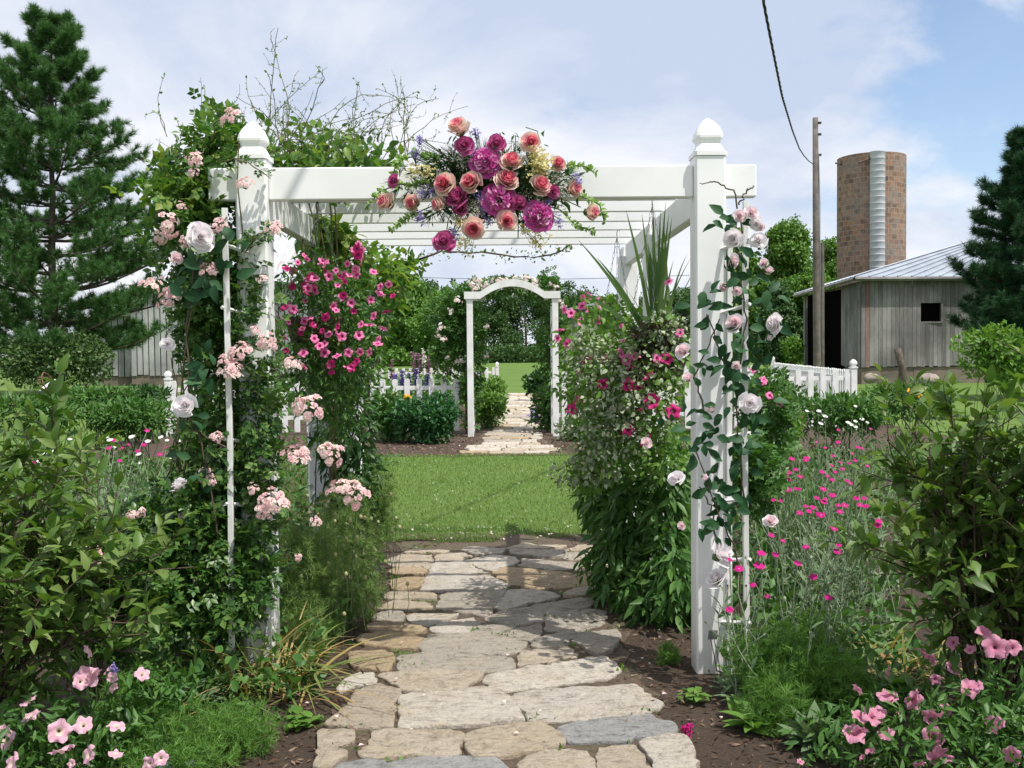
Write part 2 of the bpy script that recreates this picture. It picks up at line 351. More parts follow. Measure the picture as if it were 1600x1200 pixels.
def petunia(name,mats):
    mb=MB(); k=40; a=np.arange(k)/k*2*math.pi; lob=np.cos(5*a); ph=random.random()*6
    rings=[(.07+0*a,-.75+0*a),(.13+0*a,-.35+0*a),(.24+.0*a,-.12+0*a),(.42+.03*lob,.0+.0*a),(.75+.07*lob,.05+.05*np.cos(5*a+ph)),(.98+.11*lob+.03*np.sin(13*a+ph),-.04+.16*np.sin(5*a+ph)+.09*np.sin(9*a+2*ph)-.16*max(0,random.gauss(0,1))*np.cos(a-ph))]
    V=np.concatenate([np.stack([r*np.cos(a),r*np.sin(a),z],1) for r,z in rings])
    for i in range(len(rings)-1):
        F=np.array([(i*k+j,i*k+(j+1)%k,(i+1)*k+(j+1)%k,(i+1)*k+j) for j in range(k)])
        mb.F.append((F,1 if 1<=i<3 else (2 if i<1 else 0)))
    mb.V.append(V); mb.n+=len(V); return mb.mesh(name,mats+[M_STEM])
def disc5(name,mats,lobes=5,cup=.15,deep=.16):
    mb=MB(); k=lobes*5; a=np.arange(k)/k*2*math.pi; lob=np.abs(np.cos(lobes*a/2))
    V=np.concatenate([np.zeros((1,3)),np.stack([.55*np.cos(a),.55*np.sin(a),cup*.5+0*a],1),np.stack([(1-deep+deep*lob)*np.cos(a),(1-deep+deep*lob)*np.sin(a),cup*(.6*lob-.3)],1)])
    T=[(0,1+j,1+(j+1)%k) for j in range(k)]; Q=[(1+j,1+k+j,1+k+(j+1)%k,1+(j+1)%k) for j in range(k)]
    mb.add(V,[T,Q],0); lathe(mb,[(.0,.1),(.12,.06),(.13,0)],seg=6,m=1)
    lathe(mb,[(.05,-.9),(.2,-.7),(.26,-.3),(.12,.0)],seg=6,m=2); return mb.mesh(name,mats)
BLUSH=petalmat('blush_petal',[(.80,.34,.42),(.83,.46,.48),(.84,.58,.54)])
ROSES_C=[rose('coral_rose',[CORAL,CREAMP,M_STEM,BLUSH],24,.75,.45),rose('coral_rose',[CORAL,CREAMP,M_STEM,BLUSH],22,.6,.4),rose('cream_rose',[CORAL,CREAMP,M_STEM,BLUSH],18,.35,.2)]
ROSES_M=[rose('mauve_rose',[MAUVE,MAUVE,M_STEM],20,.9),rose('mauve_rose',[MAUVE,MAUVE,M_STEM],18,.6)]
PEONIES=[peony('peony',[PEONY,PEONYL]),peony('peony',[PEONY,PEONYL],55)]
ROSES_W=[rose('white_rose',[WROSE,WROSE,M_STEM],20,1.15),rose('white_rose',[WROSE,WROSE,M_STEM],16,.9)]
ROSES_P=[rose('pale_pink_rose',[WPINK,WROSE,M_STEM],18,.9,.6),rose('pale_pink_rose',[WPINK,WPINK,M_STEM],13,.35,.8)]
CLUST=[cluster('flower_cluster',n) for n in (11,14,9,17)]
def petmat(name,c1,c2,vein):
    m=petalmat(name,c1); nt=m.node_tree; v=coord(nt); sp=nt.nodes.new('ShaderNodeSeparateXYZ'); nt.links.new(v,sp.inputs[0])
    at=nt.nodes.new('ShaderNodeMath'); at.operation='ARCTAN2'; nt.links.new(sp.outputs[1],at.inputs[0]); nt.links.new(sp.outputs[0],at.inputs[1])
    w=nt.nodes.new('ShaderNodeMath'); w.operation='MULTIPLY_ADD'; nt.links.new(at.outputs[0],w.inputs[0]); w.inputs[1].default_value=20; nt.links.new(noise(nt,3,3,v),w.inputs[2]); sn=nt.nodes.new('ShaderNodeMath'); sn.operation='SINE'; nt.links.new(w.outputs[0],sn.inputs[0])
    pw=ramp(nt,sn.outputs[0],[(0,0,0),(0,0,0),(.6,.6,.6)],ps=[0,.75,1]); base=[n for n in nt.nodes if n.type=='VALTORGB'][0].outputs[0]
    ln=nt.nodes.new('ShaderNodeVectorMath'); ln.operation='LENGTH'; nt.links.new(v,ln.inputs[0]); ed=ramp(nt,ln.outputs['Value'],[(0,0,0),(.8,.8,.8)],ps=[.55,1.]); c=mixc(nt,ed,base,c2); c=mixc(nt,pw,c,vein); c=mixc(nt,.35,c,ramp(nt,noise(nt,4,5,v),[(.7,.62,.66),(1,1,1)],ps=[.35,.6]),'MULTIPLY')
    for n in nt.nodes:
        if n.type=='BSDF_PRINCIPLED': nt.links.new(c,n.inputs['Base Color'])
        if n.type=='BSDF_TRANSLUCENT': nt.links.new(c,n.inputs[0])
    return m
PETL=petmat('veined_pink_petunia',[(.80,.40,.54),(.84,.50,.62)],(.86,.60,.70),(.66,.22,.38)); PETR=petmat('veined_rose_petunia',[(.60,.22,.34),(.68,.30,.42)],(.72,.38,.50),(.46,.12,.24))
PETM_=[petunia('petunia',[PETM,PETD]) for _ in range(2)]; PETP_=[petunia('petunia',[PETP,PETM]) for _ in range(2)]
PETL_=[petunia('petunia',[PETL,PETLT]) for _ in range(6)]; PETR_=[petunia('petunia',[PETR,petalmat('rose_petunia_throat',[(.58,.18,.32),(.64,.24,.36)])]) for _ in range(7)]
CAMP=[disc5('campion_flower',[MAG,MAG,M_SSTEM],5,.3,.26),disc5('campion_flower',[MAG,BWH,M_SSTEM],5,.5,.2),disc5('campion_flower',[MAG,MAG,M_SSTEM],5,.1,.3)]; CAMPW=disc5('campion_flower',[BWH,YEL,M_SSTEM])
def tocam(p,a=.8,up=.35,j=.35):
    p=np.asarray(p); return nrm(nrm(np.array((0,0,EYE))-p)*a+np.array((0,0,up))+RNG.normal(size=3)*j)
# ------------------------------------------------------------------ ground, beds, paths
def sheet(x0,y0,x1,y1,z,nx=2,ny=2,wob=0):
    X,Y=np.meshgrid(np.linspace(x0,x1,nx),np.linspace(y0,y1,ny)); V=np.stack([X.ravel(),Y.ravel(),np.full(X.size,z)+(wob*np.sin(X*3.1+1).ravel()*np.sin(Y*2.3).ravel())],1)
    F=[(j*nx+i,j*nx+i+1,(j+1)*nx+i+1,(j+1)*nx+i) for j in range(ny-1) for i in range(nx-1)]; mb=MB(); mb.add(V,[F]); return mb
m,nt,b,o=nm('lawn_ground'); v=coord(nt); big=noise(nt,.35,5,v); fine=noise(nt,14,8,v,.7); st=noise(nt,3,6,coord(nt,(.25,1.6,1)))
c=ramp(nt,fine,[(.05,.095,.022),(.095,.165,.035),(.14,.215,.055)],ps=[.3,.5,.72]); c=mixc(nt,.35,c,ramp(nt,big,[(.07,.14,.03),(.17,.23,.07)],ps=[.35,.65])); c=mixc(nt,.2,c,ramp(nt,st,[(.07,.15,.02),(.17,.24,.07)],ps=[.4,.6]))
nt.links.new(c,b.inputs['Base Color']); b.inputs['Roughness'].default_value=.9; b.inputs['Specular IOR Level'].default_value=.1; bump(nt,b,fine,.6,.03); M_GROUND=m
struct(sheet(-700,-30,700,1500,0,3,3),'lawn',M_GROUND)
m,nt,b,o=nm('mulch'); v=coord(nt); n1=noise(nt,60,8,coord(nt,(1,1.6,1)),.75); n2=noise(nt,4,6,v)
c=ramp(nt,n1,[(.028,.018,.012),(.085,.055,.036),(.17,.115,.08)],ps=[.32,.52,.75]); c=mixc(nt,ramp(nt,n2,[(0,0,0),(.5,.5,.5)],ps=[.45,.75]),c,(.15,.11,.085))
nt.links.new(c,b.inputs['Base Color']); b.inputs['Roughness'].default_value=.95; bump(nt,b,n1,1.,.03); M_MULCH=m
def bed(pts,z,name,mat=None):
    mb=MB(); out=[]
    n=len(pts)
    for i in range(n):
        a,c=np.array(pts[i]),np.array(pts[(i+1)%n]); L=np.linalg.norm(c-a); k=max(1,min(40,int(L/.15)))
        for j in range(k): out.append(a+(c-a)*j/k+RNG.normal(size=2)*.03)
    mb.add([(x,y,z) for x,y in out],[[tuple(range(len(out)))]]); return struct(mb,name,mat or M_MULCH)
bed([(-7.5,1.),(-.2,1.),(-.85,8.35),(-1.3,8.8),(-2.2,15),(-9,15.5),(-9,8)],.004,'flower_bed_soil')
bed([(.2,1.),(7.5,1.),(9,8),(9,15.5),(2.2,15),(1.5,8.8),(.8,8.35)],.004,'flower_bed_soil')
bed([(-7,15.4),(-.6,15.25),(.9,15.25),(8,15.4),(8.5,37),(-7.5,37)],.004,'flower_bed_soil')
m,nt,b,o=nm('path_earth'); v=coord(nt); n1=noise(nt,35,8,v,.7)
nt.links.new(mixc(nt,ramp(nt,noise(nt,3,5,v),[(0,0,0),(.6,.6,.6)],ps=[.45,.7]),ramp(nt,n1,[(.035,.024,.017),(.10,.07,.05),(.19,.145,.105)],ps=[.3,.52,.75]),(.09,.095,.04)),b.inputs['Base Color']); b.inputs['Roughness'].default_value=.95; bump(nt,b,n1,.9,.02); M_EARTH=m
bed([(-.75,1.5),(.72,1.5),(.66,5),(.80,8.7),(-.88,8.7),(-.72,5)],.009,'path_earth',M_EARTH)
# flagstones
def stonemat(name,cols,rustcol):
    m,nt,b,o=nm(name); v=coord(nt,None,'Object'); g=nt.nodes.new('ShaderNodeNewGeometry')
    base=ramp(nt,g.outputs['Random Per Island'],cols)
    big=noise(nt,4.5,7,v,.62); mid=noise(nt,22,8,v,.72); fn=noise(nt,90,6,v,.7); lay=noise(nt,9,7,coord(nt,(1,4.5,1)),.65)
    c=mixc(nt,ramp(nt,big,[(0,0,0),(.6,.6,.6)],ps=[.48,.75]),base,rustcol)
    c=mixc(nt,1.,c,ramp(nt,mid,[(.55,.53,.50),(1,1,1),(1.18,1.17,1.15)],ps=[.30,.48,.72]),'MULTIPLY')
    c=mixc(nt,ramp(nt,lay,[(.6,.6,.6),(0,0,0)],ps=[.28,.42]),c,(.12,.105,.09))
    c=mixc(nt,.55,c,ramp(nt,fn,[(.45,.44,.42),(1,1,1)],ps=[.3,.5]),'MULTIPLY')
    nt.links.new(c,b.inputs['Base Color']); b.inputs['Roughness'].default_value=.88; b.inputs['Specular IOR Level'].default_value=.2
    ad=nt.nodes.new('ShaderNodeMath'); ad.operation='ADD'; nt.links.new(mid,ad.inputs[0]); nt.links.new(lay,ad.inputs[1]); bump(nt,b,ad.outputs[0],1.,.03); return m
ST={'t':stonemat('tan_stone',[(.42,.36,.285),(.50,.435,.35),(.46,.39,.30)],(.42,.32,.21)),'w':stonemat('pale_stone',[(.54,.495,.43),(.60,.55,.48),(.52,.48,.43)],(.48,.39,.27)),
    'g':stonemat('grey_stone',[(.38,.34,.29),(.43,.39,.335),(.40,.36,.31)],(.43,.36,.27)),'b':stonemat('blue_grey_stone',[(.32,.325,.325),(.35,.35,.345)],(.36,.345,.32)),'o':stonemat('ochre_stone',[(.42,.33,.22),(.45,.35,.24)],(.40,.28,.16))}
SK='twgbo'
def stone(mb,poly,top,m):
    poly=np.array(poly,float); out=[]; n=len(poly)
    for i in range(n):
        a,c=poly[i],poly[(i+1)%n]; L=np.linalg.norm(c-a); k=max(2,int(L/.028))
        for j in range(k): out.append(a+(c-a)*j/k)
    out=np.array(out)
    for _ in range(1): out=.5*out+.25*(np.roll(out,1,0)+np.roll(out,-1,0))
    k=len(out); c=out.mean(0); jit=RNG.normal(size=k); jit=.5*jit+.25*(np.roll(jit,1)+np.roll(jit,-1)); rad=nrm(out-c)
    j2=RNG.normal(size=k); out=c+(out-c)*1.045+rad*(jit*.013+j2*.0065)[:,None]
    rings=[(1.0,-.05,0),(1.0,top-.010,0),(1.,top-.0095,.0),(.988,top-.001,.0012),(.975,top,.0025),(.82,top,.004),(.55,top+.001,.005),(.28,top+.001,.005)]
    V=[]
    for s,z,nz in rings:
        q=c+(out-c)*s if s>=.8 or s<.8 else out
        zz=z+nz*(np.sin(q[:,0]*17+c[0]*9)*np.cos(q[:,1]*21+c[1]*5)+.6*RNG.normal(size=k)*(s>.5)); V.append(np.stack([q[:,0],q[:,1],zz],1))
    V.append(np.array([[c[0],c[1],top+.003]])); V=np.concatenate(V); R=len(rings)
    F=[(i*k+j,i*k+(j+1)%k,(i+1)*k+(j+1)%k,(i+1)*k+j) for i in range(R-1) for j in range(k)]; T=[((R-1)*k+j,(R-1)*k+(j+1)%k,R*k) for j in range(k)]
    mb.add(V,[F,T],m)
STONES=[('b',(250,1150,420,1128,720,1135,790,1200,830,1290,200,1290)),('t',(830,1180,860,1130,990,1105,1150,1115,1190,1150,1170,1200,1160,1290,860,1290)),('t',(1205,1110,1360,1085,1465,1200,1480,1290,1190,1290)),
('w',(1390,1085,1480,1050,1600,1045,1640,1100,1680,1290,1510,1290,1480,1200)),('b',(-20,1200,60,1168,235,1165,225,1290,-80,1290)),('t',(-110,1110,10,1110,40,1120,30,1160,-40,1195,-130,1190)),('t',(-90,1010,90,1020,60,1065,15,1098,-110,1098)),
('t',(100,1120,165,1015,560,1020,575,1080,540,1130,380,1130,140,1150)),('t',(595,1105,610,1040,720,1000,950,985,1038,1060,1015,1090,760,1135,610,1128)),('b',(1020,1005,1100,975,1420,945,1540,985,1540,1025,1380,1055,1080,1070,1040,1040)),
('w',(275,930,290,860,690,825,765,850,860,965,590,990,290,1005)),('w',(790,852,1000,822,1380,805,1430,850,1490,900,1400,943,895,975,845,920)),('t',(-60,980,0,925,80,840,180,800,285,830,265,900,245,1000,100,1000)),
('w',(665,785,700,755,1000,705,1230,672,1300,745,1250,775,900,818,720,838)),('t',(175,760,360,735,655,748,645,790,560,830,310,835,250,800)),('w',(5,805,60,760,160,745,180,795,100,800,10,835,-15,825)),
('g',(285,740,290,670,420,655,800,680,815,725,700,745,480,730,300,745)),('t',(822,682,860,650,1080,632,1108,675,950,703,832,720)),('o',(45,660,190,650,262,667,258,705,230,742,60,720)),('g',(360,625,420,575,620,572,760,584,855,612,845,655,760,665,400,655)),
('g',(880,630,920,590,1090,553,1112,577,1060,620,930,645)),('g',(1075,605,1130,577,1290,558,1308,590,1260,650,1180,668)),('o',(90,595,140,568,375,570,395,588,340,640,240,635,100,622)),('o',(125,545,150,518,300,525,405,553,385,565,140,562)),
('w',(410,550,480,512,618,500,650,528,600,566,440,560)),('g',(615,566,660,530,825,535,735,578,640,570)),('g',(748,577,830,538,930,528,943,560,870,608,765,590)),('w',(315,500,340,480,540,487,480,515,390,540,330,520)),('g',(150,487,190,467,300,467,308,490,290,510,170,513)),
('g',(685,490,760,470,960,430,1120,404,1200,412,1150,448,970,508,820,528,700,510)),('g',(950,540,980,505,1140,455,1245,462,1230,520,1130,550,980,555)),('t',(180,445,260,418,410,424,428,450,330,458,190,458)),('g',(450,450,480,387,600,374,770,372,755,410,690,488,560,470)),
('w',(725,450,790,372,890,367,1015,387,995,410,880,430,770,458)),('t',(1030,397,1060,372,1200,347,1220,380,1120,400)),('w',(382,368,440,252,558,242,695,302,775,347,765,365,480,373)),('o',(708,290,760,264,1160,297,1170,340,1080,360,900,360,800,343)),
('w',(565,240,690,212,815,217,825,237,720,283,660,272)),('g',(835,258,850,224,1000,237,1150,243,1130,268,990,278)),('t',(1155,270,1180,244,1240,256,1230,280)),('t',(443,240,447,208,580,200,615,212,540,240)),('g',(553,186,600,174,768,186,760,205,640,210)),
('t',(765,182,860,157,920,166,1045,166,1030,178,900,181)),('g',(790,203,800,187,1045,190,1030,218,920,220)),('g',(1025,215,1045,197,1160,197,1165,220,1060,230)),('t',(1050,187,1120,160,1170,166,1163,190)),('t',(292,196,360,182,510,187,500,196,440,198)),
('t',(232,225,290,203,428,208,437,250,418,270,240,262)),('o',(225,285,260,272,398,272,408,293,330,303,235,300)),('o',(232,322,330,308,405,312,378,350,290,368,242,360)),('t',(200,402,250,378,438,390,446,410,240,413))]
mb=MB()
for kind,f in STONES:
    q=[G(530+f[i]/2.963,795+f[i+1]/2.963,.03)[:2] for i in range(0,len(f),2)]
    stone(mb,q,.026+random.uniform(-.006,.008),SK.index(kind))
struct(mb,'stone_path',[ST[k] for k in SK],True)
mb=MB(); W_=[]
for kind,f in random.sample(STONES,46):
    i=random.randrange(len(f)//2); g=G(530+f[2*i]/2.963,795+f[2*i+1]/2.963,.015)
    for _ in range(random.randint(4,14)): W_.append(g+np.array((random.gauss(0,.035),random.gauss(0,.018),0)))
W_=np.array(W_); n=len(W_); mb.inst(MINI,W_,frames(nrm(RNG.normal(size=(n,3))+np.array((0,0,.9))),rdir(n)),RNG.uniform(.012,.032,n))
tag(mb.build('joint_weeds',M_LIME,None,True),kind='stuff',label='tiny green weeds sprouting from the joints of the stone path')
def far_path():
    mb=MB(); y=15.45
    def cx(y): a=G(797,700); c=G(815,622); t=(y-a[1])/(c[1]-a[1]); return a[0]+(c[0]-a[0])*t
    while y<38:
        dy=random.uniform(.35,.62); w=1.0 if y>16.3 else 1.5; x=cx(y)-w/2+random.uniform(-.1,.1); xe=x+w+random.uniform(-.15,.15)
        while x<xe-.15:
            dx=min(random.uniform(.35,.95),xe-x); g=.03; j=lambda: random.uniform(-.05,.05)
            stone(mb,[(x+g+j()*.5,y+g+j()),(x+dx/2,y+g+j()),(x+dx-g,y+g+j()),(x+dx-g+j()*.5,y+dy-g+j()),(x+dx/2,y+dy-g+j()),(x+g,y+dy-g+j())],.03+random.uniform(-.008,.012),random.choice([0,0,1,1,1,4,2])); x+=dx
        y+=dy
    struct(mb,'far_stone_path',[ST[k] for k in SK],True)
    bed([(cx(15.3)-.8,15.35),(cx(15.3)+.8,15.35),(cx(18)+.6,18),(cx(38)+.6,38),(cx(38)-.6,38),(cx(18)-.6,18)],.009,'far_path_earth',M_EARTH)
far_path()
# mulch chips, lawn blades, petals
def chips():
    mb=MB(); n=9000; x=np.concatenate([RNG.uniform(-1.9,-.55,n//2),RNG.uniform(.5,2.2,n//2)]); y=RNG.uniform(3.2,8.5,n); d=rdir(n); d[:,2]*=.25
    mb.inst(T_mini(.14,.02),np.stack([x,y,np.full(n,.012)],1),frames(d,np.array((0,0,1))+RNG.normal(size=(n,3))*.5),RNG.uniform(.012,.05,n))
    n=5000; x=RNG.uniform(-5,5,n); y=RNG.uniform(15.3,19,n); d=rdir(n); d[:,2]*=.25
    mb.inst(T_mini(.2,.02),np.stack([x,y,np.full(n,.015)],1),frames(d,np.array((0,0,1))+RNG.normal(size=(n,3))*.5),RNG.uniform(.03,.07,n))
    tag(mb.build('mulch_chips',leafmat('mulch_chip',[(.035,.022,.015),(.09,.055,.035),(.16,.10,.07),(.24,.18,.13)],.0,.9,.1),None,False),kind='stuff',label='brown bark mulch chips strewn over the flower beds')
chips()
def lawn():
    mb=MB(); n=110000; y=8.3+RNG.random(n)**1.35*7.2; x=RNG.uniform(-.62,.62,n)*y*.62
    edge=8.35+.25*np.sin(x*4)+.15*np.sin(x*9+1); k=y>edge; x,y=x[k],y[k]; n=len(x)
    blades(mb,np.stack([x,y,0*x],1),RNG.uniform(0,6.28,n),RNG.uniform(.1,.8,n),RNG.uniform(0,.4,n),RNG.uniform(.025,.06,n),RNG.uniform(.0018,.0035,n)*(y/8),k=3)
    tag(mb.build('grass',M_LAWN,None,True),kind='stuff',label='short mown green lawn between the two arbours')
    mb=MB(); n=420; y=8.6+RNG.random(n)*6.6; x=RNG.uniform(-.45,.45,n)*y*.6; p=np.stack([x,y,np.full(n,.055)],1); d=rdir(n)
    mb.inst(T_tuft(6,.7),p,frames(d,(0,0,1.)),RNG.uniform(.008,.014,n)); tag(mb.build('clover_flowers',BWH),kind='stuff',label='tiny white clover flowers dotted over the lawn')
    mb=MB(); pts=[]
    for _ in range(60): pts.append((random.uniform(-1.0,.9),8.2+random.uniform(0,.7)))
    for _ in range(130): pts.append((random.gauss(.3,1.4),random.uniform(15.2,18)))
    for _ in range(40): pts.append((random.uniform(-1.,1.1),random.uniform(3.9,8)))
    p=np.array([(a,c,.045 if c<8.3 or c>15.2 else .05) for a,c in pts]); n=len(p)
    mb.inst(T_mini(.42,.15),p,frames(rdir(n)*np.array((1,1,.15)),(0,0,1.)),RNG.uniform(.012,.026,n)*(1+p[:,1]/30)); tag(mb.build('fallen_petals',PKW),kind='stuff',label='pale rose petals fallen on the path and mulch')
lawn()
# ------------------------------------------------------------------ pergola
D1,D2,D3=4.93,6.62,8.05
XL=P(406,800,D1)[0]; XR=P(1107,800,D1)[0]
perg=thing('pergola','white garden pergola with square posts, acorn caps and slatted top over the stone path','pergola',((XL+XR)/2,D1,0))
CAPP=[(0,.098),(.028,.098),(.03,.086),(.055,.078),(.085,.064),(.105,.066),(.12,.078),(.135,.079),(.165,.073),(.20,.059),(.235,.037),(.26,.008)]
for y in (D1,D2,D3):
    for x in (XL,XR):
        top=2.545 if y==D1 else 2.36
        mb=MB(); loft(mb,[(x,y,-.05,.075,.075),(x,y,top,.075,.075)],.009); po=mb.build('post',M_WHITE,perg,False)
        if y==D1:
            mb=MB(); loft(mb,[(x,y,top+.002+z*.74,h*.83,h*.83) for z,h in CAPP],.014); c=mb.build('post_cap',M_WHITE,perg,False); c.parent=po; 
mb=MB(); box(mb,(XL-.10-.12,D1-.03,2.352),(XL-.0765,D1+.03,2.51),0,.006); box(mb,(XL+.0765,D1-.03,2.352),(XR-.0765,D1+.03,2.51),0,.006); box(mb,(XR+.0765,D1-.03,2.352),(XR+.235,D1+.03,2.51),0,.006); mb.build('front_beam',M_WHITE,perg,False)
for x in (XL,XR):
    mb=MB(); box(mb,(x-.03,D1+.0765,2.29),(x+.03,D2-.0765,2.455),0,.006); box(mb,(x-.03,D2+.0765,2.29),(x+.03,D3-.0765,2.455),0,.006); box(mb,(x-.03,D3+.0765,2.29),(x+.03,D3+.3,2.455),0,.006); mb.build('side_beam',M_WHITE,perg,False)
for i in range(7):
    y=8.02-.465*i; mb=MB(); box(mb,(XL-.22,y-.018,2.458),(XR+.22,y+.018,2.545),0,.004); mb.build('slat',M_WHITE,perg,False)
# bolts
for (px,py) in ((1109,335),):
    mb=MB(); q=P(px,py,D1-.076); lathe(mb,[(0,0),(.009,.002),(.008,.006),(0,.008)],(0,0,0),10); o=mb.build('bolt',M_ZINC,perg); o.location=Vector(q)-perg.location; o.rotation_euler=(math.pi/2,0,0)
# ladder trellises
def trellis(px,ptop,pbot,d,label,sgn):
    a=P(px,ptop,d); z0=0
    t=thing('trellis',label,'trellis',(a[0],d,0)); w=.013
    for k,(ox,oy,zt) in enumerate(((0,0,a[2]),(-sgn*.045,.13,a[2]-.12))):
        mb=MB(); loft(mb,[(a[0]+ox+.012*sgn*(k==0),d+oy,-.03,w,w*.8),(a[0]+ox,d+oy,zt*.5,w,w*.8),(a[0]+ox+.006*sgn,d+oy,zt,w,w*.8)],.002); mb.build('rail',M_PAINT,t,False)
    for i in range(7):
        z=.28+i*.305+random.uniform(-.01,.01); c=np.array((a[0],d+.022,z)); dr=nrm(np.array((-sgn*.06,.09,-.02))); mb=MB(); p0=c-dr*.045; p1=c+dr*.17
        tube(mb,[p0,(p0+p1)/2,p1],.0095,4); mb.F.append((np.array([[mb.n-12,mb.n-11,mb.n-10,mb.n-9]]),0)); mb.build('rung',M_PAINT,t,False)
trellis(353,325,1062,4.72,'narrow white ladder trellis before the left post, wrapped in pink roses',-1)
trellis(1163,315,1060,4.72,'narrow white ladder trellis before the right post, wrapped in dark leaves',1)
# ------------------------------------------------------------------ generic plants
def pathtube(mb,p,r0,r1,sides=4,m=0): tube(mb,p,np.linspace(r0,r1,len(p)),sides,m)
def along(p,n,f0=.2,lift=.3):
    k=np.sort(RNG.uniform(f0,1,n))*(len(p)-1.001); i=k.astype(int); t=(k-i)[:,None]; q=p[i]*(1-t)+p[i+1]*t; tg=nrm(p[i+1]-p[i])
    s=nrm(np.cross(tg,rdir(n))); d=s*.9+tg*.55; d[:,2]+=lift; return q,nrm(d)
def shrub(t,base,ell,nstem,ntwig,nleaf,size,Tm,mat,stemr=.006,tw=.22,up=.5,mstem=None,outb=.35):
    ms=MB(); ml=MB(); base=np.array(base); tg,out=blobs(ell,nstem,.45); PO=[];DI=[]
    for k in range(nstem):
        b=base+RNG.normal(size=3)*np.array((.09,.09,0)); L=np.linalg.norm(tg[k]-b); d=tg[k]-b
        n=8; s=np.linspace(0,1,n)[:,None]; p=b+d*s+np.array((0,0,1))*(.18*L*np.sin(s*math.pi))+RNG.normal(size=(n,3))*.012; pathtube(ms,p,stemr,stemr*.45)
        q,dd=along(p,nleaf,.5); PO.append(q);DI.append(dd)
        for _ in range(ntwig):
            i=random.randint(n//2-1,n-1); w=walk(p[i],nrm(out[k]*outb+RNG.normal(size=3)*.55+np.array((0,0,up))+nrm(d)*.4),tw*random.uniform(.5,1.2),5,(0,0,.1),.3); pathtube(ms,w,stemr*.45,stemr*.22)
            q,dd=along(w,nleaf,.12); PO.append(q);DI.append(dd); PO.append(w[-1:]); DI.append(nrm(w[-1:]-w[-2:-1]))
    PO=np.concatenate(PO);DI=np.concatenate(DI); n=len(PO); up_=np.array((0,0,1.))+RNG.normal(size=(n,3))*.35
    ml.inst(Tm,PO,frames(DI,up_),size*RNG.uniform(.6,1.15,n)); ms.build('stem',mstem or M_TWIG,t); return ml.build('foliage',mat,t)
# foreground broad leaved shrubs
q=P(40,1000,3.95); b0=(q[0]-.25,3.95,0)
t=thing('shrub','broad leaved green shrub filling the left foreground edge','shrub',b0)
shrub(t,b0,[(-2.05,3.95,.80,.62,.42,.50),(-1.72,3.75,.66,.36,.36,.40),(-2.3,3.8,.90,.5,.4,.42),(-1.85,3.9,.95,.3,.3,.25),(-1.48,3.85,.72,.3,.3,.34)],74,5,7,.088,T_leaf(.22,.09,.3),M_SHRUB,.006,.26)
q=P(1560,1000,4.05); b0=(q[0]+.05,4.1,0)
t=thing('shrub','large broad leaved green shrub at the right edge, above the dusty pink petunias','shrub',b0)
shrub(t,b0,[(2.05,4.05,.98,.52,.42,.52),(1.85,3.95,.8,.36,.35,.42),(2.3,3.9,1.0,.4,.4,.55),(1.78,4.1,1.18,.25,.25,.26)],76,5,7,.090,T_leaf(.25,.09,.25),M_SHRUB,.007,.26)
# ------------------------------------------------------------------ climbing rose on left post
t=thing('climbing_rose','tall pink climbing rose covering the left front post and trellis','rose',(XL-.25,4.95,0))
ms=MB(); ml=MB(); my=MB()
canes=[]
for i in range(26):
    e=P(random.choice([310,300,330,350,370,340,290]),random.uniform(170,700),4.85+random.uniform(-.12,.5)); s=np.array((XL-.25+random.uniform(-.15,.15),4.95+random.uniform(-.1,.1),0)); k=np.linspace(0,1,12)[:,None]
    p=s+(e-s)*k+np.array((random.uniform(-.2,.05),0,0))*np.sin(k*3.1)+RNG.normal(size=(12,3))*.015; pathtube(ms,p,.007,.003); canes.append(p)
low=[B(395,600,4.95,40,260,.22),B(340,720,4.9,55,150,.22),B(300,830,4.8,75,90,.28),B(240,870,4.9,90,110,.35),B(330,930,4.75,70,100,.25),B(360,480,4.95,40,130,.2),B(312,490,5.0,34,100,.22),B(400,700,4.8,30,100,.1),B(400,880,4.78,30,90,.08)]
top=[B(330,300,5.1,60,85,.3),B(300,390,5.05,60,70,.3),B(345,240,5.2,38,60,.25),B(280,300,5.1,35,50,.2)]
pos,out=blobs(low,5200,.75); scatter(ml,ROSEL,pos,out,.078,.35,.6,.25)
pos,out=blobs(top,800,.9); scatter(ml,ROSEL,pos+RNG.normal(size=pos.shape)*.03,out,.085,.35,.6,.15)
pos,out=blobs(top[2:]+[B(290,300,4.95,50,50,.2)],420,.9); scatter(my,ROSEL,pos+RNG.normal(size=pos.shape)*.04,out,.10,.35,.6,.1)
pos,out=blobs([B(290,345,4.9,30,8,.05),B(272,285,4.9,14,10,.05)],26,.8); scatter(my,LEAF,pos,out,.05,.35,.6,.1)
